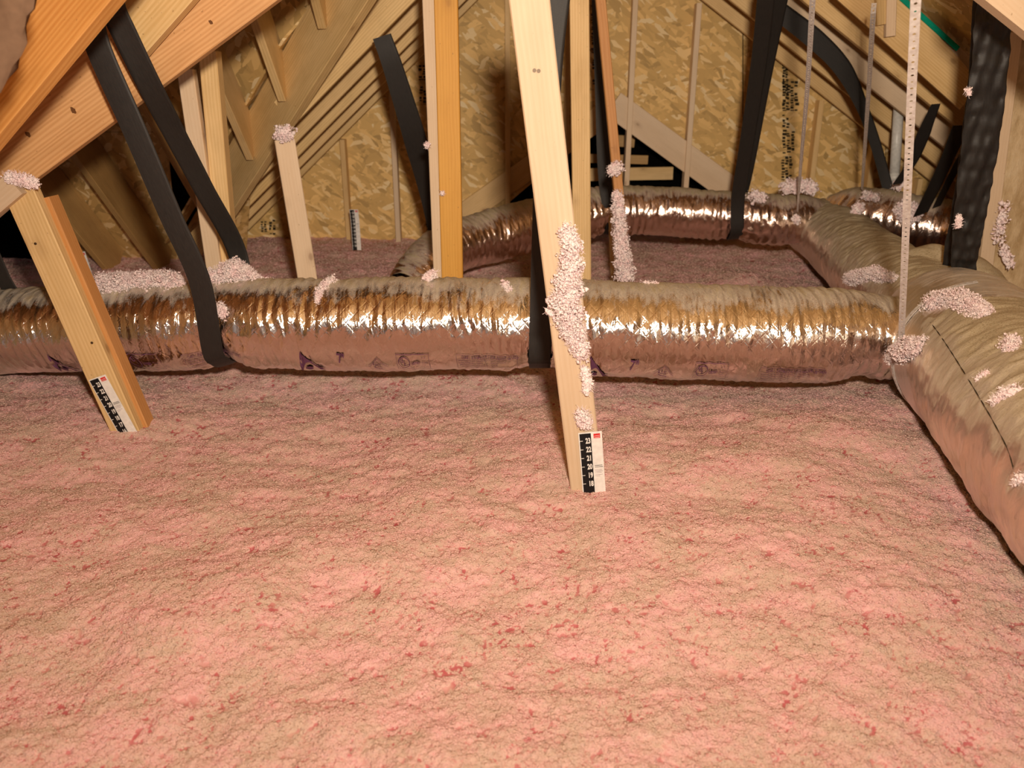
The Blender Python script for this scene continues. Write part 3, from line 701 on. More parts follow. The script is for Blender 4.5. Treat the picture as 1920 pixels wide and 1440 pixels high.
# ---------------------------------------------------------------- flat print and lettering
def text2d(s, size=1.0, xs=1.0, bold=0.0, align='LEFT', res=3):
    cu = bpy.data.curves.new('t', 'FONT'); cu.body = s; cu.size = size; cu.resolution_u = res; cu.offset = bold; cu.align_x = align
    ob = bpy.data.objects.new('t', cu); C.objects.link(ob)
    dg = bpy.context.evaluated_depsgraph_get(); me = bpy.data.meshes.new_from_object(ob.evaluated_get(dg))
    vs = [(v.co.x * xs, v.co.y) for v in me.vertices]; fs = [tuple(p.vertices) for p in me.polygons]
    bpy.data.objects.remove(ob); bpy.data.curves.remove(cu); bpy.data.meshes.remove(me)
    return vs, fs
class Art:
    def __init__(s): s.v = []; s.f = []
    def add(s, vs, fs, dx=0, dy=0):
        k = len(s.v); s.v += [(x + dx, y + dy) for x, y in vs]; s.f += [tuple(i + k for i in f) for f in fs]
    def text(s, t, x, y, size, xs=1, bold=0): vs, fs = text2d(t, size, xs, bold, res=2 if size < .03 else 4); s.add(vs, fs, x, y)
    def line(s, x0, y0, x1, y1, w=.0008, seg=8):
        dx, dy = x1 - x0, y1 - y0; l = math.hypot(dx, dy); nx, ny = -dy / l * w / 2, dx / l * w / 2
        vs = []; fs = []
        for i in range(seg + 1):
            t = i / seg; vs += [(x0 + dx * t + nx, y0 + dy * t + ny), (x0 + dx * t - nx, y0 + dy * t - ny)]
            if i: fs.append((2 * i - 2, 2 * i - 1, 2 * i + 1, 2 * i))
        s.add(vs, fs)
    def box(s, x0, y0, x1, y1, w=.0008):
        s.line(x0, y0, x1, y0, w, 20); s.line(x0, y1, x1, y1, w, 20); s.line(x0, y0, x0, y1, w); s.line(x1, y0, x1, y1, w)
    def ring(s, cx, cy, rx, ry, w=.0015, n=36):
        vs = []; fs = []
        for i in range(n):
            a = 2 * math.pi * i / n; c, q = math.cos(a), math.sin(a); vs += [(cx + c * rx, cy + q * ry), (cx + c * (rx - w), cy + q * (ry - w))]
            j = (i + 1) % n; fs.append((2 * i, 2 * i + 1, 2 * j + 1, 2 * j))
        s.add(vs, fs)
def finer(vs, fs):
    return vs, fs
def on_duct(name, art, du, u0, th0, mat, parent, lift=.0036, flip=1, ys=1.75):
    u = np.array([u0 + x for x, y in art.v]); th = np.array([th0 + flip * y * ys / du.r0 for x, y in art.v])
    d = du.disp(u, du.wrap(th)) + lift
    P = du.surf(u, th, d)
    return obj(name, P.tolist(), art.f, mat, parent)
# for a duct running to +x the side vector points to -y?  find theta facing the viewer
k_ = len(DM.u) // 2
sgn = 1 if DM.S[k_, 1] < 0 else -1
TH0 = 0.0 if sgn > 0 else math.pi
def main_art(name, art, px, drop):          # drop: angle below the viewer facing side
    u0 = upx(DM, px); th = TH0 + (-drop if sgn > 0 else drop)
    on_duct(name, art, DM, u0, th, M['ink'], md_main, flip=1 if sgn > 0 else -1)
def art_ul():
    a = Art(); a.box(0, -.032, .115, .014, .0009); a.line(0, .0145, .10, .0145, .0016, 12)
    a.ring(.026, -.008, .021, .017, .0024); a.text('U', .0135, -.008, .017, .8, .0006); a.text('L', .0245, -.015, .017, .8, .0006)
    a.text('LISTED', .051, -.014, .0105, .95, .0004); a.text('UL 181', .088, .004, .0055, 1); a.text('AIR DUCT', .086, -.010, .0055, 1); a.text('CLASS 1', .088, -.018, .0055, 1)
    a.text('AIR DUCT CONNECTOR', .004, -.030, .0045, 1.1)
    return a
def art_cls():
    a = Art(); a.box(0, -.036, .215, .012, .0008); a.text('CLASS 1  FLEXIBLE DUCT (FOR INDOOR USE ONLY)', .018, .0015, .0095, .93, .0002)
    for k, (t, x) in enumerate((('COMPLIES WITH THE REQUIREMENTS', .004), ('FLAME SPREAD NOT OVER 25', .006), ('SMOKE DEVELOPED NOT OVER 50', .008), ('MAXIMUM RATED VELOCITY', .010))):
        a.text(t, x, -.006 - k * .008, .0062, 1.05); a.text(('POSITIVE PRESSURE', 'NEGATIVE PRESSURE', 'R-VALUE', '10.0')[k], x + .112, -.006 - k * .008, .0062, 1.0)
    a.line(.100, -.002, .108, -.034, .0006, 4)
    return a
def art_tri():
    a = Art()
    n = 14
    # triangle with a curved cut
    T = [(0, -.035), (.016, .030), (.085, -.035)]
    vs = []; fs = []
    for i in range(n + 1):
        t = i / n; x = t * .085
        ytop = (-.035 + x / .016 * .065) if x < .016 else (.030 - (x - .016) / .069 * .065)
        ycut = -.035 + .034 * math.sin(math.pi * min(1, max(0, (x - .006) / .06))) if x > .006 else -.035
        vs += [(x, ytop), (x, min(ytop, ycut))]
        if i: fs.append((2 * i - 2, 2 * i - 1, 2 * i + 1, 2 * i))
    a.add(vs, fs)
    vs = [(.033 + .014 * math.cos(q * .5236), -.024 + .008 * math.sin(q * .5236)) for q in range(12)]
    a.add(vs, [tuple(range(12))]); return a
def art_seven():
    a = Art(); a.text('7"', 0, -.014, .040, .85, .0006); return a
def art_adc():
    a = Art()
    for s_ in (.0, .004): a.line(-.034 + s_, -.012, 0, .016 - s_, .0011); a.line(0, .016 - s_, .036 - s_, -.012, .0011)
    a.text('A D C', -.019, -.009, .0115, .95, .0003); a.text('Member', -.016, -.018, .008, 1.1, .0002); a.line(-.022, -.021, .024, -.021, .0007); a.line(-.016, -.025, .018, -.025, .0007); return a
for px, dr in ((272, .52), (752, .54), (1296, .56)): main_art('listing_mark', art_ul(), px, dr)
for px, dr in ((0 - 108, .50), (365, .55), (862, .56), (1414, .58)): main_art('class_mark', art_cls(), px, dr)
for px, dr in ((128, .60), (574, .62), (1098, .64)): main_art('triangle_logo', art_tri(), px, dr)
for px, dr in ((646, .52), (1178, .54)): main_art('size_mark', art_seven(), px, dr)
for px, dr in ((252, .60), (717, .66), (1240, .68)): main_art('diamond_mark', art_adc(), px, dr)

# ---------------------------------------------------------------- depth ruler cards
def ruler(TL, TR_, BL, Y, label, top=23, low=14, wide=.058, bend=0.0):
    a = at(*TL, Y); r = (at(*TR_, Y) - a).normalized(); dn = (at(*BL, Y) - a); dn = (dn - r * dn.dot(r)).normalized(); n = r.cross(dn).normalized()
    if n.y > 0: n = -n
    t = empty('depth_ruler', label=label, cat='ruler card', group='printed insulation depth rulers')
    L_ = .0254 * (top - low + 1.2); wd = wide
    def m(x, y, z): return a + r * x + dn * y + n * (z + bend * max(0, (.12 - y)) ** 2)
    def quad(name, x0, y0, x1, y1, z, mat, par, th=.0006):
        k = 8; vs = []; fs = []
        for i in range(k + 1):
            y = y0 + (y1 - y0) * i / k; vs += [m(x0, y, z), m(x1, y, z), m(x0, y, z - th), m(x1, y, z - th)]
            if i:
                b = 4 * i; fs += [(b - 4, b - 3, b + 1, b), (b - 2, b + 2, b + 3, b - 1), (b - 4, b, b + 2, b - 2), (b - 3, b - 1, b + 3, b + 1)]
        fs += [(0, 2, 3, 1), (4 * k, 4 * k + 1, 4 * k + 3, 4 * k + 2)]
        return obj(name, vs, fs, mat, par)
    quad('card', 0, 0, wd, L_, 0, M['white'], t)
    s_ = quad('scale_strip', wd * .045, .0035, wd * .53, L_, .0009, M['black'], t)
    y = .024
    for k in range(top, low, -1):
        vs, fs = text2d(str(k), .0215, .62, .0008, 'RIGHT')
        obj('numeral', [m(wd * .50 + x, y + .0075 - yy, .0016) for x, yy in vs], [f[::-1] for f in fs], M['white'], s_)
        obj('tick', [m(wd * .045, y - .0008, .0016), m(wd * .17, y - .0008, .0016), m(wd * .17, y + .0008, .0016), m(wd * .045, y + .0008, .0016)], [(0, 1, 2, 3)], M['white'], s_)
        y += .0254
    lg = quad('red_logo', wd * .64, .006, wd * .92, .019, .0009, M['red'], t)
    for k in range(2): 
        c0 = k * .0045
        obj('logo_stripe', [m(wd * .66, .012 + c0, .0016), m(wd * .90, .0105 + c0, .0016), m(wd * .90, .0115 + c0, .0016), m(wd * .66, .013 + c0, .0016)], [(0, 1, 2, 3)], M['white'], lg)
    ar = Art()
    for k in range(2): ar.line(wd * .60, .0, wd * .93, .0) if False else None
    for k, (yy, x1, h) in enumerate(((.098, .93, .0014), (.1025, .95, .0014), (.112, .9, .0006), (.116, .93, .0006), (.120, .88, .0006), (.126, .92, .0006), (.130, .8, .0006))):
        obj('print_line', [m(wd * .60, yy, .0014), m(wd * x1, yy, .0014), m(wd * x1, yy + h, .0014), m(wd * .60, yy + h, .0014)], [(0, 1, 2, 3)], M['stamp'] if h > .001 else M['ink'], t)
    return t
ruler((1084, 812), (1128, 808), (1089, 892), 1.948, 'white and black depth ruler from 23 to 19 on the bright middle post', 23, 17, .0625)
ruler((166, 713), (203, 700), (205, 813), 2.492, 'white and black depth ruler from 23 to 15 on the left yellow post', 23, 13, .0625)
ruler((656, 392), (672, 392), (670, 456), 5.6, 'curled depth ruler standing before the gable wall studs', 23, 13, .06, 1.6)
ruler((141, 474), (155, 472), (149, 512), 4.35, 'small dim depth ruler in the dark corner behind the left post', 23, 13, .055)

# grade stamps on the gable sheathing: blurred blocks of print
def stamp(name, px0, py0, px1, py1, Y, rows, cols, seed):
    r = random.Random(seed); vs = []; fs = []
    for c in range(cols):
        y = py0
        while y < py1:
            h = r.uniform(2, 5.5)
            if r.random() < .78:
                xa = px0 + (px1 - px0) * c / cols + r.uniform(0, 2); xb = xa + (px1 - px0) / cols * r.uniform(.6, .95)
                k = len(vs); vs += [at(xa, y, Y), at(xb, y, Y), at(xb, min(y + h, py1), Y), at(xa, min(y + h, py1), Y)]; fs.append((k, k + 1, k + 2, k + 3))
            y += h + r.uniform(.7, 2.2)
    return obj(name, vs, fs, M['stamp'], wall)
S_ = GY + .088
for k, (a, b, c, d, n) in enumerate(((1466, 80, 1497, 82, 1), (1466, 92, 1478, 200, 2), (1486, 92, 1497, 130, 1), (1466, 152, 1497, 208, 4), (1466, 215, 1480, 240, 2), (1466, 243, 1491, 288, 3), (1464, 293, 1486, 338, 3),
                                     (488, 415, 500, 435, 2), (504, 412, 516, 440, 2), (488, 446, 522, 449, 1), (784, 122, 800, 150, 2), (786, 162, 800, 196, 2), (1108, 0, 1122, 100, 2), (1110, 112, 1124, 160, 2), (798, 375, 808, 440, 1))):
    stamp('grade_stamp', a, b, c, d, S_, 0, n, k)
# circular stamp letter-like ring
# nails and knot marks on the posts
def disc(name, p, r, mat, parent, n=12, nrm=(0, -1, 0)):
    nn = Vector(nrm).normalized(); a = nn.cross(Vector((0, 0, 1))).normalized(); b = nn.cross(a); p = Vector(p)
    vs = [p + a * math.cos(2 * math.pi * k / n) * r + b * math.sin(2 * math.pi * k / n) * r for k in range(n)]
    vs += [v - nn * .002 for v in vs]
    fs = [tuple(range(n))] + [(k, (k + 1) % n, n + (k + 1) % n, n + k) for k in range(n)]
    return obj(name, vs, fs, mat, parent)
for q in ((1002, 132), (1010, 133)): disc('nail_head', at(*q, 1.953), .0045, M['nail'], P2)
for q in ((66, 457), (85, 552), (172, 643), (12, 366), (23, 364), (35, 364)): disc('nail_hole', at(*q, 2.4985), .0042, M['hole'], P1)

# ---------------------------------------------------------------- straps
def strap(name, pts, wd, mat, label, wdir=(1, 0, 0), th=.0022, n=70, ripple=.0, wds=None, curl=.0):
    cpts = [tuple(p) for p in pts]
    c, u = catmull(cpts, n); T = np.gradient(c, axis=0); T /= np.linalg.norm(T, axis=1)[:, None]
    W = np.array(wdir, float); rows = []
    K = 9 if not ripple else 25
    prof = [(x, 0) for x in np.linspace(-.5, .5, K)] + [(x, 1) for x in np.linspace(.5, -.5, K)]; prof.append(prof[0])
    P = np.zeros((n, len(prof), 3)); UV = np.zeros((n, len(prof), 2))
    for i in range(n):
        w_ = W - T[i] * W.dot(T[i]); w_ /= np.linalg.norm(w_); nn = np.cross(w_, T[i])
        ww = wd if wds is None else np.interp(i / (n - 1), np.linspace(0, 1, len(wds)), wds)
        for j, (x, z) in enumerate(prof):
            off = curl * (x * x * 4) + ripple * math.sin(u[i] * 70 + x * 7) * math.cos(u[i] * 31 - x * 11)
            P[i, j] = c[i] + w_ * x * ww + nn * (off + (z - .5) * th); UV[i, j] = (u[i], x * wd)
    if ripple:
        e = ripple * 2.2 * fbm(UV[..., 0] * 24, UV[..., 1] * 24 + 3, 2, int(ripple * 9000)); P[..., 1] += e
    o = grid_obj(name, P, mat, uv=UV)
    return tag(o, label, 'strap')
def under(du, px, r_extra=.009, n=8, full=True):
    """points passing under a duct, front to back"""
    u = upx(du, px); out = []
    for k in range(n + 1):
        ang = TH0 + (-1 if sgn > 0 else 1) * (math.pi * k / n)
        p = du.surf(np.array([u]), np.array([ang]), np.array([r_extra - .016 * math.sin(math.pi * k / n)]))[0]; out.append(tuple(p))
    return out
# left loop
un = under(DM, 424)
un = [(x + .0, y, z) for x, y, z in un]
front = [tuple(at(166, 20, 2.40)), tuple(at(186, 95, 2.42)), tuple(at(250, 240, 2.46)), tuple(at(320, 405, 2.53)), tuple(at(375, 530, 2.60))]
rear = [tuple(at(447, 480, 3.02)), tuple(at(380, 350, 2.85)), tuple(at(330, 255, 2.70)), tuple(at(283, 165, 2.54)), tuple(at(232, 60, 2.45)), tuple(at(210, 10, 2.42)), tuple(at(206, -40, 2.40))]
strap('hanging_strap', front + un[1:8] + rear, .072, M['strap'], 'long black webbing strap looping from the beam under the left of the main duct', wdir=(1, 0, .35), n=160, curl=.0015)
# middle loop
un = under(DM, 1016)
front = [tuple(at(1052, -60, 2.55)), tuple(at(1032, 120, 2.58)), tuple(at(1022, 350, 2.60)), tuple(at(1016, 520, 2.61))]
rear = [tuple(at(1016, 480, 3.0)), tuple(at(1022, 200, 2.95)), tuple(at(1030, -60, 2.85))]
strap('hanging_strap', front + un[1:8] + rear, .074, M['strap'], 'black webbing strap hanging behind the bright middle post under the main duct', n=150)
sg_save = sgn, TH0
kf = len(DF.u) // 2; sgn = 1 if DF.S[kf, 1] < 0 else -1; TH0 = 0.0 if sgn > 0 else math.pi
un = under(DF, 1136)
strap('hanging_strap', [tuple(at(1122, -30, 4.7)), tuple(at(1128, 150, 4.8)), tuple(at(1134, 330, 4.88))] + un[1:8] + [tuple(at(1136, 330, 5.2)), tuple(at(1132, 100, 5.1))], .078, M['strap'], 'black strap around the far duct behind the thin fluffy stick', n=110)
un = under(DF, 1381)
strap('hanging_strap', [tuple(at(1440, -40, 3.9)), tuple(at(1424, 110, 4.2)), tuple(at(1400, 270, 4.55)), tuple(at(1384, 370, 4.78))] + un[1:8] + [tuple(at(1398, 330, 4.95)), tuple(at(1432, 150, 4.6)), tuple(at(1470, -40, 4.2))], .080, M['strap'], 'doubled black strap holding the far duct close to the trunk', n=120, wdir=(1, 0, .1))
sgn, TH0 = sg_save
strap('hanging_strap', [tuple(at(716, 68, 3.9)), tuple(at(738, 130, 3.95)), tuple(at(775, 250, 4.1)), tuple(at(803, 350, 4.3)), tuple(at(818, 430, 4.45))], .10, M['strap'], 'dark strap falling from the left rafters to the end of the far duct', wds=[.085, .10, .115, .11, .09], wdir=(1, 0, .3))
# far right ones
strap('hanging_strap', [tuple(at(1460, 20, 5.0)), tuple(at(1530, 75, 5.0)), tuple(at(1578, 125, 5.0)), tuple(at(1610, 185, 5.0)), tuple(at(1640, 265, 4.95)), tuple(at(1668, 365, 4.8))], .09, M['strap'], 'black strap sagging along the right rafters then dropping beside the white pipe', wds=[.10, .11, .10, .065, .06, .06], wdir=(1, 0, .6))
strap('hanging_strap', [tuple(at(1755, 195, 4.2)), tuple(at(1738, 235, 4.25)), tuple(at(1712, 300, 4.35)), tuple(at(1682, 345, 4.45))], .075, M['strap'], 'dark strap from the rafters crossing just right of the white pipe', wds=[.05, .08, .07, .06], wdir=(1, 0, .5))
strap('hanging_strap', [tuple(at(1802, 235, 4.0)), tuple(at(1782, 285, 4.05)), tuple(at(1752, 350, 4.2)), tuple(at(1726, 402, 4.35))], .085, M['strap'], 'dark strap between the bright hanger and the large crinkled strap, upper run', wdir=(1, 0, .5))
strap('hanging_strap', [tuple(at(1806, 290, 4.3)), tuple(at(1782, 335, 4.35)), tuple(at(1756, 388, 4.5))], .05, M['strap'], 'thin dark strap run hugging the back of the large crinkled strap', wdir=(1, 0, .5))
strap('hanging_strap', [tuple(at(1868, -30, 2.50)), tuple(at(1862, 60, 2.54)), tuple(at(1848, 190, 2.60)), tuple(at(1830, 330, 2.68)), tuple(at(1812, 460, 2.78)), tuple(at(1797, 590, 2.95))], .105, M['crink'], 'large crinkled black strap at the right holding the branch duct', wds=[.105, .107, .115, .108, .085, .075], n=120, ripple=.0045)
strap('hanging_strap', [tuple(at(1850, -30, 2.62)), tuple(at(1838, 150, 2.72)), tuple(at(1815, 330, 2.86)), tuple(at(1790, 470, 3.0)), tuple(at(1785, 520, 3.06))], .075, M['crink'], 'second run of the large strap showing at its left edge', n=90, ripple=.003)
o = strap('hanging_strap', [tuple(at(-30, 440, 2.9)), tuple(at(5, 520, 2.95)), tuple(at(30, 560, 2.98))], .06, M['strap'], 'short black strap end at the left picture edge over the duct', n=30)

# perforated metal hangers
def perforated(name, pts, wd, label, pitch=.019, tw=0, wdir=(1, 0, 0)):
    c0, u0 = catmull([tuple(p) for p in pts], 200); L_ = u0[-1]; n = int(L_ / pitch)
    cc = lambda u: np.array([np.interp(u, u0, c0[:, k]) for k in range(3)])
    vs = []; fs = []; W0 = Vector(wdir).normalized()
    for i in range(n):
        ua, ub = i * pitch, (i + 1) * pitch; um = (ua + ub) / 2
        T = Vector(cc(ub) - cc(ua)).normalized(); a = tw * um / L_
        W = (Matrix.Rotation(a, 3, T) @ W0); W = (W - T * W.dot(T)).normalized(); N_ = W.cross(T)
        hr = .0034 if i % 2 else .0026
        m_ = Vector(cc(um)); h = pitch / 2
        outer = [(-1, -1), (0, -1), (1, -1), (1, 0), (1, 1), (0, 1), (-1, 1), (-1, 0)]
        for z in (0, .0012):
            for (a_, b_) in outer: vs.append(m_ + W * (a_ * wd / 2) + T * (b_ * h) + N_ * z)
            for k in range(8):
                th = math.atan2(outer[k][1], outer[k][0]); vs.append(m_ + W * math.cos(th) * hr + T * math.sin(th) * hr + N_ * z)
        b = i * 32
        for k in range(8):
            k2 = (k + 1) % 8
            fs += [(b + k, b + k2, b + 8 + k2, b + 8 + k), (b + 16 + k, b + 24 + k, b + 24 + k2, b + 16 + k2), (b + 8 + k, b + 8 + k2, b + 24 + k2, b + 24 + k), (b + k, b + 16 + k, b + 16 + k2, b + k2)]
    return tag(obj(name, vs, fs, M['galv']), label, 'hanger strap', 'perforated metal hanger straps')
mm, nt, b_, N_, L_ = nodes('galvanised_strip')
b_.inputs['Metallic'].default_value = .25; b_.inputs['Roughness'].default_value = .4
tc_ = N_('ShaderNodeTexCoord'); L_(ramp(nt, noise(nt, tc_.outputs['Object'], 90, 3), [(.35, (.66, .60, .56)), (.7, (.90, .86, .82))]), b_.inputs['Base Color']); M['galv'] = mm
h0 = hit(1688, 648, ['trunk', 'collar'])
hpts = [tuple(at(1735, -420, 1.40)), tuple(at(1719, -40, 1.62)), tuple(at(1708, 200, 1.84)), tuple(at(1699, 420, 2.10)), tuple(h0 + Vector((0, -.004, .004)))]
for py in (700, 760, 830, 900):
    pass
o = perforated('metal_hanger', hpts, .0185, 'bright perforated metal strip hanging down to the near trunk duct', tw=.45)
# saddle part of the hanger following the trunk side
uc = float(np.interp(2.47, DT.c[:, 1], DT.u))
kt = 250; sT = 1 if DT.S[kt, 0] < 0 else -1
sp_ = []
for k in range(9):
    ang = (math.pi / 2 + .15 + k * .30) if sT < 0 else (math.pi / 2 - .15 - k * .30)
    sp_.append(tuple(DC.surf(np.array([float(np.interp(2.47, DC.c[:, 1], DC.u))]), np.array([ang]), np.array([.006]))[0]))
sd = perforated('saddle', sp_, .0185, 'x', wdir=(0, 1, 0)); 
for k_n in ('label', 'category', 'group'): del sd[k_n]
sd.parent = o
h1 = hit(1495, 395, ['trunk', 'far'])
perforated('metal_hanger', [at(1545, -330, 2.45), at(1526, -40, 2.8), at(1514, 160, 3.4), at(1502, 300, 4.1), h1], .019, 'perforated strip hanging to the far end of the trunk duct', tw=1.15)
h2 = at(1616, 356, 4.7)
perforated('metal_hanger', [at(1639, 6, 3.25), at(1636, 45, 3.3), at(1628, 180, 3.8), h2], .019, 'short perforated strip with a bent top between the other two hangers', tw=1.0)

# ---------------------------------------------------------------- fluff tufts
import bmesh
def ico(sub):
    bm = bmesh.new(); bmesh.ops.create_icosphere(bm, subdivisions=sub, radius=1)
    v = np.array([x.co[:] for x in bm.verts]); f = np.array([[q.index for q in p.verts] for p in bm.faces]); bm.free(); return v, f
IV, IF = ico(1); IV2, IF2 = ico(2)
nr = np.random.RandomState(11)
def tuft(name, label, pts, dens=1.0, keys=None, Y=None, flat=.6, crumb=.0032, push=.5, group=None, fine=False):
    """pts: (px, py, radius_px). Crumbs of fibre heaped on whatever lies behind the pixel"""
    W = []
    for p in pts:
        px, py, rp = p[:3]
        c = hit(px, py, keys) if Y is None else at(px, py, Y if not isinstance(Y, (list, tuple)) else p[3])
        zc = c.y * math.cos(PITCH) - (c.z - CZ) * math.sin(PITCH); W.append((np.array(c), rp * zc / F))
    segs = []
    for a in range(max(1, len(W) - 1)): segs.append((W[a], W[min(a + 1, len(W) - 1)]))
    V = []; Fc = []; base = 0
    for (p0, r0), (p1, r1) in segs:
        ln = np.linalg.norm(p1 - p0); rm = (r0 + r1) / 2
        n = int(dens * (ln * rm * 2 + math.pi * rm * rm) / (crumb * crumb) * 1.6) + 4
        for i in range(n):
            t = nr.rand(); c = p0 + (p1 - p0) * t; r = r0 + (r1 - r0) * t
            d = nr.normal(size=3); d /= np.linalg.norm(d); q = nr.rand() ** .42
            lump = 1 + .35 * math.sin(c[0] * 90 + d[0] * 5) * math.cos(c[2] * 110 + d[2] * 4)
            pos = c + d * np.array([1, flat, 1]) * r * q * lump + np.array([0, -push * r * flat * .5, 0])
            s = crumb * nr.uniform(.45, 1.2) * (1.15 if q < .7 else .85)
            Rm = np.linalg.qr(nr.normal(size=(3, 3)))[0] * (s * nr.uniform(.25, 1.6, size=3))
            v = (IV * (1 + nr.uniform(-.5, .75, size=(len(IV), 1)))) @ Rm + pos
            V.append(v); Fc.append(IF + base); base += len(IV)
        # loose fibres on the outside
        for i in range(int(n * .5)):
            t = nr.rand(); c = p0 + (p1 - p0) * t; r = r0 + (r1 - r0) * t
            d = nr.normal(size=3); d /= np.linalg.norm(d); s0 = c + d * r * .9 * np.array([1, flat, 1])
            d2 = d + nr.normal(size=3) * .7; d2 /= np.linalg.norm(d2); sd_ = np.cross(d2, [0, 1, .2]); sd_ = sd_ / (np.linalg.norm(sd_) + 1e-6) * .00045
            l = nr.uniform(.005, .013); m1 = s0 + d2 * l * .5 + nr.normal(size=3) * .002; e = s0 + d2 * l
            V.append(np.array([s0 - sd_, s0 + sd_, m1 + sd_, m1 - sd_, e])); Fc.append(np.array([[0, 1, 2], [0, 2, 3], [3, 2, 4]]) + base); base += 5
    V = np.concatenate(V); Fc = np.concatenate(Fc)
    me = bpy.data.meshes.new(name); me.vertices.add(len(V)); me.vertices.foreach_set('co', V.astype(np.float32).ravel())
    me.loops.add(Fc.size); me.loops.foreach_set('vertex_index', Fc.ravel().astype(np.int32)); me.polygons.add(len(Fc)); me.polygons.foreach_set('loop_start', (np.arange(len(Fc)) * 3).astype(np.int32))
    me.update(calc_edges=True); me.materials.append(M['fluff']); me.shade_smooth()
    o = bpy.data.objects.new(name, me); C.objects.link(o); return tag(o, label, 'insulation tuft', group)
N1 = 'fluff_tuft'
tuft(N1, 'long ridge of pink fluff lying on the duct between left post and strap', [(165, 546, 20, 2.86), (200, 536, 26, 2.86), (260, 533, 25, 2.86), (310, 528, 25, 2.86), (350, 538, 18, 2.84)], Y=[1], flat=1.0)
tuft(N1, 'heaped peak of pink fluff on the duct just right of the left strap', [(392, 530, 18, 2.84), (428, 514, 27, 2.86), (444, 505, 21, 2.86), (465, 520, 19, 2.86), (490, 530, 10, 2.84), (514, 528, 6, 2.84)], Y=[1], flat=1.0)
tuft(N1, 'round tuft stuck beside the left strap on the duct front', [(412, 575, 12), (420, 592, 11)], keys=['main'])
tuft(N1, 'ragged vertical tuft on the duct top right of the stub post', [(594, 568, 6), (600, 545, 9), (625, 524, 10)], keys=['main'])
tuft(N1, 'small bright tuft on the duct in front of the orange post', [(797, 522, 8), (815, 513, 10)], Y=2.78)
tuft(N1, 'thin patch of fluff on the duct left of the middle strap', [(945, 532, 9), (955, 545, 7)], keys=['main'])
tuft(N1, 'tiny tuft on the duct top right of the middle strap', [(1205, 530, 5), (1232, 533, 5)], Y=2.78, dens=.7)
tuft(N1, 'long mass of pink fluff clinging down the edge of the bright middle post', [(1063, 428, 16), (1072, 470, 22), (1068, 520, 25), (1058, 565, 32), (1072, 610, 27), (1082, 640, 20), (1092, 668, 13)], Y=1.945, flat=.75)
tuft(N1, 'small tuft on the middle post above the ruler', [(1095, 690, 8), (1103, 715, 10), (1100, 735, 8)], Y=1.945)
tuft(N1, 'pink tuft touching the top of the middle ruler card', [(1090, 775, 15), (1100, 797, 14)], Y=1.945)
tuft(N1, 'tuft snagged on the left edge of the middle post', [(1025, 582, 4), (1036, 590, 6)], Y=1.945)
tuft(N1, 'ball of fluff high on the thin brown stick', [(1145, 320, 11), (1160, 312, 14)], Y=3.67, crumb=.0050)
tuft(N1, 'thick sleeve of fluff around the foot of the thin brown stick', [(1157, 362, 11), (1160, 400, 14), (1163, 440, 15), (1168, 480, 17), (1172, 525, 20)], Y=3.67, crumb=.0050, flat=.9)
tuft(N1, 'grey pink fluff caught where the left post meets the beam', [(12, 332, 10), (40, 335, 14), (68, 345, 10)], Y=2.47)
tuft(N1, 'cap of pink fluff on top of the stub post', [(524, 250, 15), (542, 250, 16)], Y=3.48, crumb=.0045)
tuft(N1, 'tiny tuft on the rear left strap', [(368, 313, 6), (376, 318, 5)], Y=2.83)
tuft(N1, 'streak of fluff on the low jack rafter tip', [(468, 258, 7), (469, 278, 8)], Y=4.4, crumb=.0050, flat=.5)
tuft(N1, 'speck of fluff on the slim member beside the orange post', [(802, 272, 6)], Y=3.38)
tuft(N1, 'speck low on the orange post', [(829, 362, 5)], Y=3.38)
tuft(N1, 'flat patch of fluff on the trunk duct beyond the metal hanger', [(1592, 522, 14), (1640, 515, 17), (1680, 525, 9)], keys=['trunk', 'collar'], flat=.5)
tuft(N1, 'big tuft on the trunk duct at the foot of the metal hanger', [(1672, 668, 15), (1700, 655, 27), (1730, 650, 20)], keys=['trunk', 'collar'], flat=.6)
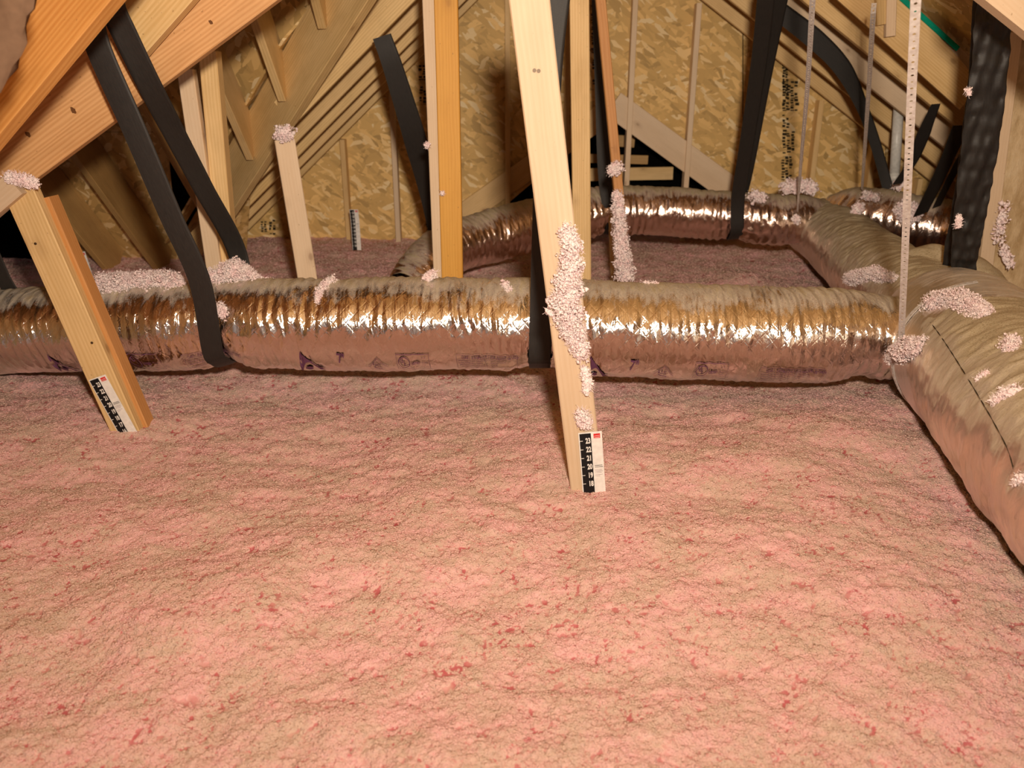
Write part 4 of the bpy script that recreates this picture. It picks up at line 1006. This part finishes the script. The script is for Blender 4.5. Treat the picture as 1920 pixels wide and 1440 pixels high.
tuft(N1, 'wide heap of fluff along the trunk duct ridge below the large strap', [(1745, 570, 24), (1790, 562, 24), (1830, 580, 22), (1848, 592, 16)], keys=['trunk', 'collar'], flat=.6)
tuft(N1, 'heap of fluff on the trunk duct at the picture edge', [(1868, 612, 12), (1895, 625, 18), (1925, 640, 20)], Y=2.35)
tuft(N1, 'round tuft on the dusty trunk beside the picture edge', [(1892, 640, 20), (1900, 655, 14)], keys=['trunk'])
tuft(N1, 'tuft on the dusty trunk right of its long seam', [(1865, 755, 12), (1885, 742, 20), (1905, 735, 16)], keys=['trunk'])
tuft(N1, 'small tuft on the trunk seam halfway along', [(1832, 710, 6), (1850, 700, 8)], keys=['trunk'])
tuft(N1, 'bright tuft low on the trunk duct at the edge', [(1905, 905, 9), (1918, 895, 14)], keys=['trunk'])
tuft(N1, 'mound of fluff where the far duct meets the trunk', [(1470, 352, 14), (1500, 345, 15), (1525, 355, 12)], Y=4.85, crumb=.0065)
tuft(N1, 'low fluff on the far duct beside the doubled strap', [(1412, 366, 14), (1432, 372, 9)], Y=4.8, crumb=.0065)
tuft(N1, 'pale tuft on the trunk at the foot of the thin hanger', [(1493, 412, 9)], Y=4.55, crumb=.0060)
tuft(N1, 'pink tuft on the shoulder of the far trunk', [(1605, 398, 12), (1612, 385, 11)], Y=4.55, crumb=.0060)
tuft(N1, 'large hanging tuft on the brown rear duct', [(1690, 390, 16), (1702, 400, 24), (1718, 398, 15)], Y=4.45, crumb=.0065)
tuft(N1, 'strip of fluff lying on the brown rear duct', [(1620, 365, 9), (1645, 370, 8)], Y=4.6, crumb=.0060)
tuft(N1, 'pale fluff below the white pipe', [(1682, 348, 13), (1690, 342, 10)], Y=4.7, crumb=.0065)
tuft(N1, 'speck of fluff on the large crinkled strap, upper', [(1814, 168, 6), (1818, 176, 5)], Y=2.55)
tuft(N1, 'speck of fluff on the large crinkled strap, lower', [(1798, 408, 7), (1796, 425, 6)], Y=2.66)
tuft(N1, 'scattered fluff clinging to the right wall', [(1885, 380, 12), (1870, 440, 13), (1895, 500, 9)], Y=3.46, dens=.35, crumb=.0060)
